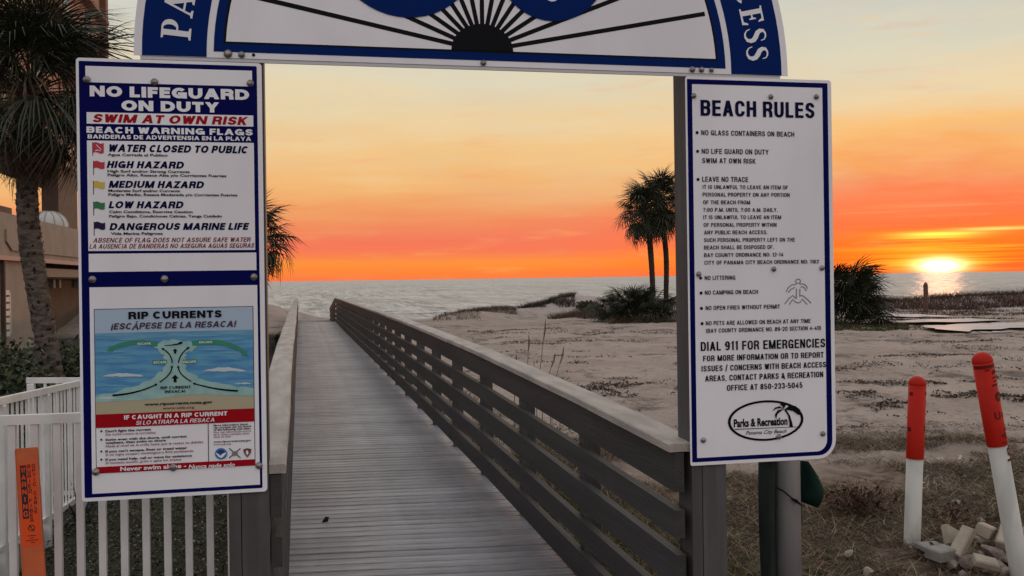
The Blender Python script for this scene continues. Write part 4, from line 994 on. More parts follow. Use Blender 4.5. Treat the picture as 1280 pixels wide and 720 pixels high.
p = wrack(LN); z = H(p[:, 0], p[:, 1]) + rs_.rand(len(p)) * .03; dd_ = p[:, 0] * FWD.x + p[:, 1] * FWD.y
V, F = leaves(len(p), np.column_stack([p, z]), .022, rs_, .45, .45); stuff('beach_debris', V, F, vmat('wrack', [(.055, .036, .028), (.035, .024, .02), (.09, .06, .045), (.045, .032, .026), (.13, .095, .07)]))
# brown and green growth close outside the railing
def near_rail(n, Dr, xr=(1.6, 2.5)):
    y = Dr[0] + rs_.rand(n) ** 1.3 * (Dr[1] - Dr[0]); x = xr[0] + rs_.rand(n) ** 1.4 * (xr[1] - xr[0]); k = fbm(x * 1.5, y * 1.5, 3) > .40
    return np.stack([x, y], 1)[k]
p = near_rail(9000, (4, 15)); V, F = blades(len(p), p, .16, .006, .7, .7, rs_); stuff('scrub_grass', V, F, dead)
p = near_rail(4500, (5, 13)); V, F = blades(len(p), p, .17, .008, .6, .7, rs_); stuff('scrub_weeds', V, F, vmat('yellow_weed', [(.12, .11, .035), (.08, .085, .025), (.16, .13, .05), (.05, .05, .02)]))
# dark ground cover on the left
p = region(60000, (-260, 420), (3.3, 12), rs_, None, True); z = H(p[:, 0], p[:, 1]) + rs_.rand(len(p)) ** 1.5 * .10
V, F = leaves(len(p), np.column_stack([p, z]), .0105, rs_, .45, .5); stuff('ground_cover', V, F, darkleaf)
p = region(16000, (-260, 420), (3.3, 12), rs_, None, True); V, F = blades(len(p), p, .07, .005, .8, .8, rs_); stuff('ground_cover_grass', V, F, vmat('dark_grass', [(.05, .05, .02), (.035, .045, .016), (.09, .07, .03), (.12, .09, .05)]))
# ------------------------------------------------------------------ white fences
def fence(name, label, path, zt, zb, spacing, pk, rail_h=.035, posts=(), rail_w=.036):
    """picket fence along a ground path (two points); zt, zb: heights of the rails at both ends"""
    a, b = Vector(path[0]), Vector(path[1]); d = (b - a); L_ = d.length; d.normalize(); nrm = Vector((-d.y, d.x))
    r = thing('picket_fence', label, 'fence', (a.x, a.y, zb[0]))
    def bar(name_, t0, t1, z0a, z0b, h, w):
        m = MB(); P = []
        for zz in (0, 1):
            for (t, zl, s) in ((t0, z0a, -1), (t1, z0b, -1), (t1, z0b, 1), (t0, z0a, 1)):
                q = a + d * t + nrm * (s * w / 2); P.append((q.x, q.y, zl + (h if zz else 0)))
        m.hexa(P); return obj(name_, m, alu, r)
    bar('top_rail', 0, L_, zt[0] - rail_h, zt[1] - rail_h, rail_h, rail_w)
    bar('lower_rail', 0, L_, zb[0], zb[1], .028, rail_w * .8)
    n = int(L_ / spacing)
    pm = mesh('picket', MB().box((-pk / 2, -pk / 2, 0), (pk / 2, pk / 2, 1), .0), alu)
    rot = math.atan2(d.y, d.x)
    for i in range(n + 1):
        t = (i + .5) * spacing
        if t > L_ - .01: break
        zlo = zb[0] + (zb[1] - zb[0]) * t / L_ + .026; zhi = zt[0] + (zt[1] - zt[0]) * t / L_ - rail_h + .001
        o = link('picket', pm, r); q = a + d * t; o.location = (q.x - a.x, q.y - a.y, zlo - zb[0]); o.scale = (1, 1, zhi - zlo); o.rotation_euler = (0, 0, rot)
    for t in posts:
        q = a + d * t; f_ = t / L_
        m = MB().box((-.025, -.025, -.7), (.025, .025, zt[0] + (zt[1] - zt[0]) * f_ - rail_h - .003 - zb[0]), .004)
        o = link('fence_post', mesh('fence_post', m, alu), r); o.location = (q.x - a.x, q.y - a.y, 0); o.rotation_euler = (0, 0, rot)
    return r
pA = ony(262, 600, 4.0); pB = ony(15, 519, 4.0); sp = (pA.x - pB.x) / 9.0
fence('f', 'white picket fence in front, its lower part seen under the left sign', ((pB.x - sp * 8.5, 4.0), (pB.x + sp * 10.5, 4.0)), (1.066, 1.062), (-.12, -.12), sp, .026)
fence('f', 'white picket fence sloping down beside the ramp, running away from the viewer', ((-1.6, 4.06), (-1.6, 7.9)), (1.03, .835), (.235, -.035), .098, .013, .04, (1.78, 2.75, 3.8))
q0 = ony(37, 472, 7.95); q1 = ony(102, 471, 7.95)
fence('f', 'short white picket fence across the far end of the ramp, against the hedge', ((q0.x - .02, 7.95), (-1.56, 7.95)), (q0.z, .845), (-.03, -.03), .085, .02, .04, (.03,))
# ramp slab beside the fence
obj('ramp_paving', MB().hexa([(-3.2, 4.0, -.3), (-1.63, 4.0, -.3), (-1.63, 7.9, -.3), (-3.2, 7.9, -.3), (-3.2, 4.0, .17), (-1.63, 4.0, .17), (-1.63, 7.9, -.07), (-3.2, 7.9, -.07)]),
    mat('concrete', (.25, .24, .23), .85, noise=.3, nscale=3, bump=.4), kind='structure')
# ------------------------------------------------------------------ orange warning stake
orange = mat('marker_orange', (.66, .15, .055), .45, .3, noise=.18, nscale=9, coords='Object')
orange2 = mat('marker_label', (.78, .085, .018), .4, .3)
mk = thing('warning_marker', 'orange flat plastic stake warning of a buried cable, leaning in front of white pickets', 'marker', (0, 0, 0))
YM = 3.86
tl, tr_, bl, br = (ony(18, 560.5, YM), ony(47.5, 557.5, YM), ony(26.5, 720, YM), ony(58.5, 720, YM))
mx = Vector(((tl.x + tr_.x) / 2, YM, tl.z)); bxx = Vector(((bl.x + br.x) / 2, YM, bl.z)); dv = (bxx - mx).normalized()
wM = (tr_.x - tl.x); base = mx + dv * 1.25
mk.location = base
up_ = -dv; side = up_.cross(Vector((0, -1, 0))) * -1; side = Vector((abs(side.x), 0, -up_.x * (1 if side.x > 0 else -1)))
side = Vector((up_.z, 0, -up_.x)).normalized()
def MP(u, v, yo=0.0): q = mx + side * (u * wM / 2) + dv * v; return (q.x, YM - yo, q.z)   # u -1..1, v down from the top
m = MB(); vs = []; N = 9
for yo, ch in ((0, 0),):
    pass
prof = [(-1, .0), (-.93, .006), (-.8, .003), (.8, .003), (.93, .006), (1, .0)]
for v in (0, .012, 1.25):
    for (u, yo) in prof: vs.append(MP(u * (.94 if v == 0 else 1), v, yo))
    for (u, yo) in prof[::-1]: vs.append(MP(u * (.94 if v == 0 else 1), v, yo - .004))
n12 = 12; fs = [tuple(range(11, -1, -1)), tuple(range(24, 36))]
for k in range(2):
    for i in range(n12): j = (i + 1) % n12; fs.append((k * n12 + i, k * n12 + j, k * n12 + n12 + j, k * n12 + n12 + i))
m.add(vs, fs); obj('stake', m, orange, mk)
def mrect(name, u0, v0, u1, v1, mm, k): return obj(name, MB().add([MP(u0, v1, .0032 + k * .0003), MP(u1, v1, .0032 + k * .0003), MP(u1, v0, .0032 + k * .0003), MP(u0, v0, .0032 + k * .0003)], [(0, 1, 2, 3)]), mm, mk)
mrect('label_sheet', -.76, .055, .76, .355, orange2, 1)
mrect('label_box', -.62, .062, -.08, .255, mat('marker_black', (.02, .012, .012), .5), 2)
def mtext(ch, u0, v0, u1, v1, mm, k):
    """one letter filling the box u0..u1, v0 (top)..v1 (bottom)"""
    g = G.get(ch)
    if not g: return
    W_, H_ = (u1 - u0) * wM / 2, v1 - v0; t = min(W_, H_) * .26; m = MB()
    q0_ = 0
    for ln in g[1]:
        closed = ln[-1] == 'c'; pts = ln[:-1] if closed else ln
        wv = W_ if g[0] else t
        q = [((t / 2 + u * max(0, wv - t) + (W_ - wv) / 2) / t, (t / 2 + v * (H_ - t)) / t) for u, v in pts]
        A_, B_ = ribbon2(q, closed); n = len(q)
        vs = [MP(u0 + 2 * p_[0] * t / wM, v1 - p_[1] * t, .0032 + k * .0003 + q0_ * .00002) for P_ in (A_, B_) for p_ in P_]; q0_ += 1
        m.add(vs, [(i, (i + 1) % n, n + (i + 1) % n, n + i) for i in range(n if closed else n - 1)])
    obj('lettering', m, mm, mk)
mb_ = MATS['marker_black']
for i, ch in enumerate('WARNING'): mtext(ch, -.54, .068 + i * .0265, -.16, .068 + i * .0265 + .021, orange2, 3)
for i, ch in enumerate('BURIED FIBER'):
    if ch != ' ': mtext(ch, .00, .060 + i * .0178, .27, .060 + i * .0178 + .0145, mb_, 3)
for i, ch in enumerate('OPTIC CABLE'):
    if ch != ' ': mtext(ch, .40, .060 + i * .0165, .66, .060 + i * .0165 + .0135, mb_, 3)
cr = [(.06 + .30 * math.cos(a * .524) , .290 + .30 * wM / 2 * math.sin(a * .524)) for a in range(12)]; ci = [(.06 + .22 * math.cos(a * .524), .290 + .22 * wM / 2 * math.sin(a * .524)) for a in range(12)]
m = MB().add([MP(u, v, .0041) for u, v in cr + ci], [(i, (i + 1) % 12, 12 + (i + 1) % 12, 12 + i) for i in range(12)]); obj('no_digging_symbol', m, mb_, mk)
m = MB().add([MP(-.14, .280, .0042), MP(-.08, .277, .0042), MP(.26, .302, .0042), MP(.20, .304, .0042)], [(0, 1, 2, 3)]); obj('no_digging_symbol', m, mb_, mk)
for j, (u0, u1) in enumerate(((-.3, .4), (-.1, .2), (-.5, .6), (-.1, .3))): mrect('small_print', u0, .316 + j * .0085, u1, .3195 + j * .0085, mat('marker_print', (.16, .02, .012), .5), 3)
# ------------------------------------------------------------------ fan palm fronds
def frond_mesh(name, m, seed, petiole=.8, R=.75, nb=30, spread=150, droop=.5, width=.05, dead_=False, seg=3):
    r = random.Random(seed); b = MB()
    b.tube([(0, 0, 0), (petiole * .5, 0, .05 * petiole), (petiole, 0, 0)], [.018, .012, .008], 4)
    for i in range(nb):
        t = i / (nb - 1); a = R_(-spread + 2 * spread * t) + r.uniform(-.03, .03)
        L_ = R * (1 - .35 * abs(2 * t - 1) ** 1.5) * r.uniform(.85, 1.08)
        fold = .12 * (1 if i % 2 else -1)
        costa = .25 * R * math.cos(a / 2)
        ox = petiole + costa * .6
        vs = []
        ddr = droop * r.uniform(.6, 1.5)
        for k in range(seg + 1):
            u = k / seg; rr_ = L_ * u; z = -ddr * L_ * u * u + fold * .25 * u * (1 - u) * R; w = width * R * (0.35 + 1.1 * u) * (1 - u) ** .6 + .002
            x = ox * (1 if k else .92) + rr_ * math.cos(a) * (1 - .25 * ddr * u); y = rr_ * math.sin(a) * (1 - .25 * ddr * u)
            nx, ny = -math.sin(a), math.cos(a)
            vs += [(x + nx * w / 2, y + ny * w / 2, z), (x - nx * w / 2, y - ny * w / 2, z + w * .25)]
        b.add(vs, [(2 * k, 2 * k + 1, 2 * k + 3, 2 * k + 2) for k in range(seg)])
    return mesh(name, b, m)
palmg = mat('palm_green', (.026, .032, .014), .5, .35, noise=.5, nscale=3, island=.5)
palmd = mat('palm_dead', (.085, .052, .030), .8, .2, noise=.4, nscale=3, island=.5)
barkm = mat('palm_bark', (.13, .105, .085), .9, .2, col2=(.055, .042, .034), nscale=9, bump=1, bscale=30, stretch=(1, 1, 2.5))
bark2 = mat('palm_bark_dark', (.05, .036, .026), .9, .2, noise=.4)
barkd = mat('palm_bark_far', (.05, .034, .026), .9, .15, noise=.4, nscale=6)  # darker bark for the distant palms
def palm(label, pts, r0, r1, crown_r, nf, seed, frs, group=None, boots=True, dead_n=8, sc=1.0, frs_dead=None, elmin=-50, bark=None):
    base = Vector(pts[0]); t = thing('palm_tree', label, 'palm tree', base, group)
    # trunk with ring scars
    P = [Vector(p) for p in pts]; n = len(P); N = 110; mbt = MB(); cen = []; rad = []
    r = random.Random(seed)
    for i in range(N + 1):
        u = i / N * (n - 1); k = min(int(u), n - 2); f = u - k
        a, b_, c, d = P[max(k - 1, 0)], P[k], P[k + 1], P[min(k + 2, n - 1)]
        q = .5 * ((2 * b_) + (c - a) * f + (2 * a - 5 * b_ + 4 * c - d) * f * f + (3 * b_ - a - 3 * c + d) * f ** 3)
        cen.append(q); rad.append((r0 + (r1 - r0) * i / N) * (1 + (.03 if i % 3 == 0 else -.01) + r.uniform(-.045, .045)) * (1.25 - .25 * min(1, i / 4)))
    mbt.tube(cen, rad, 12); obj('trunk', mbt, bark or barkm, t, True)
    if boots:                                   # ragged stubs of old leaf stalks all the way up
        mst = MB()
        for k in range(230):
            i = r.randrange(6, N - 2); a = r.uniform(0, 6.28); c_, s_ = math.cos(a), math.sin(a); q = cen[i] + Vector((c_, s_, 0)) * rad[i] * .93; w_ = Vector((-s_, c_, 0)) * r.uniform(.012, .03)
            tip = q + Vector((c_ * .03, s_ * .03, r.uniform(.03, .07))); mst.add([q - w_, q + w_, tip + w_ * .4, tip - w_ * .4], [(0, 1, 2, 3)])
        obj('bark_stubs', mst, bark2, t, kind='stuff')
    top = P[-1] - base
    for k in range(26 if boots else 0):    # old leaf bases at the crown's foot
        a = k * 2.4; zz = -.75 * crown_r * .55 * (k / 26); m = MB(); rr0 = r1 * 1.0
        c_, s_ = math.cos(a), math.sin(a); p0 = P[-1] + Vector((c_ * rr0 * .8, s_ * rr0 * .8, zz - .05)); p1 = p0 + Vector((c_ * .13, s_ * .13, .17)) * sc
        m.tube([p0, (p0 + p1) / 2 + Vector((c_, s_, 0)) * .03, p1], [.05 * sc, .04 * sc, .022 * sc], 4); obj('leaf_base', m, bark2, t)
    for k in range(nf):
        u = (k + .5) / nf; el_ = R_(82 + (elmin - 82) * u ** .9) + r.uniform(-.12, .12); a = k * 2.39996 + r.uniform(-.2, .2)
        o = link('frond', frs[k % len(frs)], t); o.location = top + Vector((0, 0, -.12 * u * crown_r)); s_ = sc * r.uniform(.85, 1.1); o.scale = (s_, s_, s_)
        o.rotation_euler = (r.uniform(-.4, .4), -el_, a)
    for k in range(dead_n):
        a = k * 2.39996 + r.uniform(-.3, .3); el_ = R_(r.uniform(-66, -34))
        o = link('dead_frond', (frs_dead or frs)[k % len(frs_dead or frs)], t); o.location = top + Vector((0, 0, -.25 * crown_r)); s_ = sc * r.uniform(.55, .85)
        o.scale = (s_, s_, s_); o.rotation_euler = (r.uniform(-.5, .5), -el_, a)
    return t
FR = [frond_mesh('frond', palmg, i, .85, .98, 44, 150, .35 + .14 * i, .032) for i in range(4)]
FD = [frond_mesh('dead_frond', palmd, 20 + i, .7, .75, 24, 120, .9, .035) for i in range(2)]
FS = [frond_mesh('frond', palmg, 40 + i, .62, .62, 20, 145, .35 + .15 * i, .075, seg=2) for i in range(3)]
FSD = [frond_mesh('dead_frond', palmd, 60 + i, .5, .55, 14, 110, .9, .06, seg=2) for i in range(2)]
D1 = 12.5
palm('tall fan palm with shaggy brown trunk in front of the beige building', [atd(66, 478, D1), atd(57, 420, D1), atd(44, 345, D1), atd(36, 285, D1), atd(34, 232, D1), atd(38, 175, D1), atd(40, 108, D1)],
     .145, .125, 1.7, 76, 1, FR + FD[:1], None, True, 30, .84, FD, -34)
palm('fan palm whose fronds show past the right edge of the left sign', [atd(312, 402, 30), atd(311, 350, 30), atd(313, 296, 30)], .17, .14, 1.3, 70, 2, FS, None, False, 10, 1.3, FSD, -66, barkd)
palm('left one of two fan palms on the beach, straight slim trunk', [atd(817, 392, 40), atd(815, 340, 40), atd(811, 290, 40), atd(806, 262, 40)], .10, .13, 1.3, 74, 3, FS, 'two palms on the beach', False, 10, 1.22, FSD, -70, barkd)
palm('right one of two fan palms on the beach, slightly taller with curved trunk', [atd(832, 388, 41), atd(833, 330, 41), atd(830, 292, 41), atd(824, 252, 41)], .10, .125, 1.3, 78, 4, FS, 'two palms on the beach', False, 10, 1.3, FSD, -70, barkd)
# ------------------------------------------------------------------ palmetto bushes
def palmetto(label, cx_px, ybase, D, rad, hgt, nf, seed, sc=.8):
    c = atd(cx_px, ybase, D); c.z = Hs(c.x, c.y) - .05; t = thing('palmetto_bush', label, 'bush', c); r = random.Random(seed)
    for k in range(nf):
        a = r.uniform(0, 6.283); q = r.random() ** .6 * rad; el_ = R_(r.uniform(15, 85) - 25 * q / rad)
        o = link('frond', FS[k % 3], t); o.location = (q * math.cos(a) * .75, q * math.sin(a) * .75, r.random() * hgt * .42); s_ = sc * r.uniform(.7, 1.1); o.scale = (s_,) * 3
        o.rotation_euler = (r.uniform(-.6, .6), -el_, a + r.uniform(-.6, .6))
    return t
palmetto('wide dark palmetto bush on the sand below the two beach palms', 797, 405, 37, 1.25, 1.5, 170, 5, .92)
palmetto('dark spiky palmetto bush right of the BEACH RULES sign', 1049, 405, 33, .95, 2.7, 150, 6, 1.25)
palmetto('small dark bush beyond the left railing, beside the left sign edge', 338, 440, 24, .45, .8, 36, 8, .55)
# ------------------------------------------------------------------ hedges
def leafmass(label, c, rx, ry, rz_, n, seed, size, m, name='hedge_bush', cat='hedge', lobes=14):
    rs = np.random.RandomState(seed); t = thing(name, label, cat, (c[0], c[1], c[2]))
    L_ = rs.uniform(-1, 1, (lobes, 3)) * np.array([rx, ry, rz_]) * .62; L_[:, 2] = np.abs(L_[:, 2]) * 1.0 + rz_ * .15
    k = rs.randint(0, lobes, n); v = rs.normal(size=(n, 3)); v /= np.linalg.norm(v, axis=1)[:, None]
    rad = min(rx, ry, rz_) * .62; P = L_[k] + v * rad * (rs.rand(n)[:, None] ** .25) * rs.uniform(.75, 1.15, (n, 1)); P = P[P[:, 2] > -.02]
    V, F = leaves(len(P), P, size, rs, .1, .5); o = link('foliage', bigmesh('foliage', V, F, m), t)
    mb = MB()
    for q in range(7):
        a = q * .9; mb.tube([(0.1 * math.cos(a), .1 * math.sin(a), -.1), (rx * .4 * math.cos(a), ry * .4 * math.sin(a), rz_ * .9)], [.025, .008], 5)
    o = link('branches', mesh('branches', mb, bark2), t); o['kind'] = 'stuff'
    return t
h1 = atd(8, 480, 11); leafmass('dark green leafy hedge at the left edge, in front of the louvre', (h1.x - .55, h1.y, G0), 1.25, .7, .98, 8000, 1, .036, hedgeleaf)
h2 = atd(97, 480, 12.6); leafmass('dark green leafy hedge between the palm trunk and the left sign', (h2.x + .3, h2.y + .4, G0), .85, .6, .98, 5200, 2, .036, hedgeleaf)
gb = atd(735, 392, 46); leafmass('low rounded green bush on the dune left of the palmetto', (gb.x, gb.y, Hs(gb.x, gb.y) - .1), .8, .6, .42, 1500, 5, .06, olive, 'dune_bush', 'bush', 8)
# ------------------------------------------------------------------ dune grass (stuff)
def dgrass(px0, px1, D0, D1, n, length, m, name='dune_grass', wd=.02, thr=.45):
    p = region(n, (px0, px1), (D0, D1), rs_, lambda x, y, d, r: fbm(x * .8, y * .8, 3) + r.rand(len(x)) * .12 > thr)
    V, F = blades(len(p), p, length, wd, .5, .5, rs_); return stuff(name, V, F, m)
dg = vmat('dune_grass_brown', [(.075, .048, .030), (.05, .034, .022), (.11, .072, .042), (.035, .028, .016), (.14, .10, .06)])
dgr = vmat('dune_grass_rust', [(.070, .030, .018), (.045, .022, .015), (.10, .045, .025), (.03, .02, .012)])
dgd = vmat('dune_grass_dark', [(.03, .026, .016), (.045, .038, .02), (.06, .045, .026), (.022, .022, .012)])
dgrass(548, 645, 43.4, 46.5, 2600, .22, dg); dgrass(640, 718, 46.5, 50.5, 3600, .30, dgd); dgrass(684, 770, 41, 44.5, 2600, .30, dg); dgrass(540, 600, 41, 43.5, 500, .18, dg)
dgrass(760, 860, 35.5, 38, 1500, .3, dg); dgrass(1020, 1135, 29.5, 33, 5200, .10, olive, wd=.03, thr=.38)
dgrass(1085, 1420, 49, 57, 15000, .34, dgr, wd=.026, thr=.30); dgrass(1085, 1420, 46, 50, 5000, .16, dgr, wd=.02, thr=.44); dgrass(1085, 1420, 48, 55, 2600, .55, dgr, wd=.014, thr=.46)
dgrass(1105, 1400, 34.6, 35.4, 1300, .10, dgr, wd=.03); dgrass(1120, 1420, 38.5, 40.5, 2200, .12, dgr, wd=.03, thr=.4)
dgrass(1120, 1300, 30.2, 32, 900, .07, dg, wd=.03)
# ------------------------------------------------------------------ puddles
wet = mat('puddle_water', (.46, .41, .40), .6, .4, noise=.2, nscale=1, bump=.3, bscale=3)  # pale reflection of the sky put into the base colour
def puddle(pts, z, name='puddle'):
    mb = MB(); P = [onz(x, y, z) for x, y in pts]; c = sum(P, Vector()) / len(P)
    n = len(P); Q = []
    for i in range(n):
        for k in range(3):
            q = P[i].lerp(P[(i + 1) % n], k / 3); Q.append(q + Vector((rs_.uniform(-.12, .12), rs_.uniform(-.25, .25), 0)))
    mb.add([tuple(c)] + [tuple(q) for q in Q], [(0, i + 1, (i + 1) % len(Q) + 1) for i in range(len(Q))])
    o = obj(name, mb, wet, kind='structure')
puddle([(1150, 407.5), (1175, 411), (1201, 414), (1228, 412), (1290, 409), (1290, 402.5), (1228, 404), (1182, 405.5)], -.085)
puddle([(1104, 401.5), (1145, 402.8), (1209, 402), (1252, 400), (1209, 397.4), (1156, 398.6)], -.08)
puddle([(1096, 394), (1140, 396), (1195, 395.2), (1150, 392.4), (1115, 392)], -.08)
puddle([(1218, 415.5), (1268, 415.3), (1262, 414.2), (1226, 414.4)], -.10)
# ------------------------------------------------------------------ posts in the dunes
def stake(label, px, y0, y1, D, r0, name='wooden_post', cat='post', pointed=False, m=None):
    a = atd(px, y1, D); b = atd(px, y0, D); a.z = min(a.z, Hs(a.x, a.y)) - .1; t = thing(name, label, cat, a)
    n = 8; mb = MB(); pts = [a, a.lerp(b, .6) + Vector((.01, 0, 0)), a.lerp(b, .93), b]
    mb.tube(pts, [r0, r0 * .95, r0 * .92, r0 * (.35 if pointed else .88)], n); obj('post_shaft', mb, m or wood, t); return t
redwood = mat('weathered_post', (.11, .055, .04), .85, noise=.4, nscale=8, stretch=(4, 4, 1))
stake('weathered wooden post with broken top standing in the dune grass under the sunset', 1157, 353, 392, 47, .115, pointed=True, m=redwood)
stake('left one of two thin stakes at the dune edge', 556.5, 390, 404, 43, .045, 'dune_stake', 'stake'); stake('right one of two thin stakes at the dune edge', 564, 392.5, 404, 43.6, .04, 'dune_stake', 'stake')
# ------------------------------------------------------------------ marker bollards
bred = mat('bollard_red', (.40, .010, .003), .5, .15, noise=.12, nscale=12); bwhite = mat('bollard_white', (.47, .465, .43), .5, .3, noise=.2, nscale=9, stretch=(1, 1, .4))
bink = mat('bollard_ink', (.10, .008, .008), .5, .2)
def bollard(label, bpx, tpx, D, rad, split, marks):
    b = atd(*bpx, D); tp = atd(*tpx, D); ax = (tp - b); L_ = ax.length; ax.normalize(); t = thing('marker_bollard', label, 'bollard', b)
    s_ = ax.cross(Vector((0, 1, 0))).normalized(); f_ = s_.cross(ax).normalized(); n = 24
    if f_.y > 0: f_ = -f_
    rt = Vector((1, 0, 0)); rt = (rt - ax * rt.dot(ax)).normalized(); f_ = -(Vector((FWD.x, FWD.y, 0))); f_ = (f_ - ax * f_.dot(ax)).normalized(); rt = ax.cross(f_) * 1.0
    if rt.dot(RGT) < 0: rt = -rt
    def shell(name, rows, m):
        mb = MB(); vs = []
        for h, r in rows:
            for i in range(n):
                a = 2 * math.pi * i / n; vs.append(b + ax * h + (rt * math.sin(a) + f_ * math.cos(a)) * r)
        fs = [(k * n + i, k * n + (i + 1) % n, (k + 1) * n + (i + 1) % n, (k + 1) * n + i) for k in range(len(rows) - 1) for i in range(n)]
        mb.add(vs, fs + [tuple(range((len(rows) - 1) * n, len(rows) * n))]); return obj(name, mb, m, t, True)
    hs = L_ * split
    shell('lower_tube', [(-.2, rad), (hs, rad)], bwhite)
    shell('red_sleeve', [(hs - .002, rad + .003), (L_ - rad, rad + .003)], bred)
    shell('domed_cap', [(L_ - rad - .002, rad + .0045)] + [(L_ - rad + rad * math.sin(R_(a)), (rad + .0045) * math.cos(R_(a))) for a in (0, 20, 40, 60, 75, 87)], bred)
    for mk_ in marks:      # print wrapped on the sleeve: (kind, angle in degrees, distance from top, ...)
        mb = MB(); R2 = rad + .0042
        def cyl(a, h): return b + ax * (L_ - h) + (rt * math.sin(R_(a)) + f_ * math.cos(R_(a))) * R2
        if mk_[0] == 'bar':
            _, a0, a1, h0, h1 = mk_; k = max(1, int(abs(a1 - a0) / 10))
            vs = [cyl(a0 + (a1 - a0) * i / k, h) for h in (h0, h1) for i in range(k + 1)]; mb.add(vs, [(i, i + 1, k + 2 + i, k + 1 + i) for i in range(k)]); obj('printed_band', mb, bink, t)
        else:
            _, ch, a0, h0, wd, ht, rotd = mk_; g = G[ch] if ch in G else (.9, [[(0, 0), (0, .66)], [(0, .5), (.4, .66), (.8, .6), (1, .4), (1, 0)]])
            tt = min(wd, ht) * .24
            for ln in g[1]:
                closed = ln[-1] == 'c'; pts = ln[:-1] if closed else ln
                q = [((tt / 2 + u * (wd - tt)) / tt, (tt / 2 + v * (ht - tt)) / tt) for u, v in pts]; A_, B_ = ribbon2(q, closed); nn = len(q); vs = []
                for P_ in (A_, B_):
                    for p_ in P_:
                        x, z = p_[0] * tt, p_[1] * tt
                        if rotd: x, z = z, -x
                        vs.append(cyl(a0 + math.degrees(x / R2), h0 - z))
                mb.add(vs, [(i, (i + 1) % nn, nn + (i + 1) % nn, nn + i) for i in range(nn if closed else nn - 1)])
            obj('lettering', mb, bink, t)
    return t
bollard('white marker bollard with red top standing upright beside the rubble', (1140, 679), (1147, 470), 6.2, .0505, .51,
        [('bar', -75, -48, .10, .12), ('bar', 40, 78, .095, .115), ('bar', 48, 78, .15, .158), ('bar', 52, 78, .17, .178), ('ch', 'U', 40, .345, .035, .045, 0), ('bar', -80, -55, .32, .345), ('bar', 55, 80, .43, .44), ('bar', 58, 82, .47, .48)])
bollard('white marker bollard with red top leaning left over the rubble', (1275, 716), (1226, 440), 5.35, .0505, .58,
        [('bar', -85, 85, .068, .084), ('bar', -20, 5, .09, .098), ('bar', 20, 60, .10, .12), ('bar', 15, 60, .135, .143), ('bar', 20, 58, .155, .163), ('bar', 5, 55, .175, .185), ('ch', 'O', 12, .27, .05, .05, 0), ('ch', 'O', 20, .262, .028, .03, 0), ('ch', 'U', -12, .365, .034, .045, 0), ('ch', 'n', 36, .365, .034, .045, 0),
         ('bar', 30, 60, .42, .43), ('bar', 10, 55, .45, .462), ('bar', 30, 40, .44, .475), ('bar', 8, 40, .49, .50), ('ch', 'O', 28, .57, .045, .05, 0), ('bar', 20, 60, .585, .597)])
# ------------------------------------------------------------------ pole with green cloth, behind the right sign
galv = mat('galvanised_pole', (.27, .27, .275), .5, .5, metal=.35, noise=.35, nscale=5, stretch=(2, 2, .5), bump=.1)
cloth = mat('green_cloth', (.003, .022, .016), .8, .2, noise=.3, nscale=14); clothd = mat('dark_green_cloth', (.030, .040, .036), .85, .2, noise=.3, nscale=8, stretch=(3, 3, .5))
YP = 4.05; a = ony(985, 720, YP); b = ony(983, 578, YP); pr = (ony(1000, 650, YP).x - ony(970, 650, YP).x) / 2
pt = thing('metal_pole', 'round grey metal pole standing below the BEACH RULES sign', 'pole', (a.x, YP, G0))
obj('pole_shaft', MB().tube([(a.x + .004, YP, -.35), (b.x, YP, 1.5)], pr, 20), galv, pt, True)
wt = thing('wire_tie', 'thin dark wire twisted round the grey pole', 'wire', (a.x, YP, .75))
w0 = ony(967, 608, YP); w1 = ony(985, 622, YP); w2 = ony(1003, 632, YP)
obj('wire_loop', MB().tube([(w0.x, YP - .02, w0.z), (w0.x + .02, YP - pr * .85, w0.z - .01), (w1.x, YP - pr - .006, w1.z), (w1.x + .03, YP - pr * .9, w1.z - .018), (w2.x, YP - .02, w2.z)], .0028, 5), ink, wt)
obj('wire_twist', MB().tube([(w1.x - .02, YP - pr - .012, w1.z + .012), (w1.x, YP - pr - .016, w1.z + .002), (w1.x + .018, YP - pr - .012, w1.z - .012)], [.004, .007, .004], 5), ink, wt)
ct = thing('green_cloth', 'dark green cloth rolled and hung down the left of the pole', 'cloth', (a.x - .1, YP, .3))
mb = MB(); rows = []
for i in range(15):
    u = i / 14; z = b.z + .03 - u * (b.z + .03 + .12); xl = ony(957 + 4 * math.sin(u * 3.1) * -1, 650, YP).x; n = 12
    for k in range(n):
        aa = 2 * math.pi * k / n; fold = 1 + .22 * math.sin(3 * aa + u * 2); rows.append((a.x - .075 + (.006 if u < .9 else .01) - .010 * math.sin(u * 3.1) + .036 * fold * math.cos(aa) + .012 * u, YP + .03 + .045 * fold * math.sin(aa), z))
mb.add(rows, [(i * 12 + k, i * 12 + (k + 1) % 12, (i + 1) * 12 + (k + 1) % 12, (i + 1) * 12 + k) for i in range(14) for k in range(12)] + [tuple(range(12)), tuple(range(168, 180))])
obj('cloth_roll', mb, clothd, ct, True)
ct2 = thing('cloth_flap', 'dark green cloth flap sticking out to the right of the pole', 'cloth', (a.x + .1, YP, .75))
g0, g1, g2, g3, g4 = [ony(x, y, YP + .03) for x, y in ((998, 576), (1009, 576), (1033, 614), (1018, 633), (1004, 628))]
mb = MB(); N_ = 8; vs = []
for i in range(N_ + 1):
    u = i / N_
    L0 = g0.lerp(g4, u); R0 = g1.lerp(g2, min(1, u * 1.0)) if u < .999 else g2
    for k in range(7):
        w = k / 6; q = L0.lerp(R0, w); bot = 0.0; q = q if i < N_ else (L0.lerp(g3, w * 2) if w < .5 else g3.lerp(R0, w * 2 - 1))
        vs.append((q.x, q.y + .022 * math.sin(w * 5 + u * 2) * (.3 + u), q.z - bot))
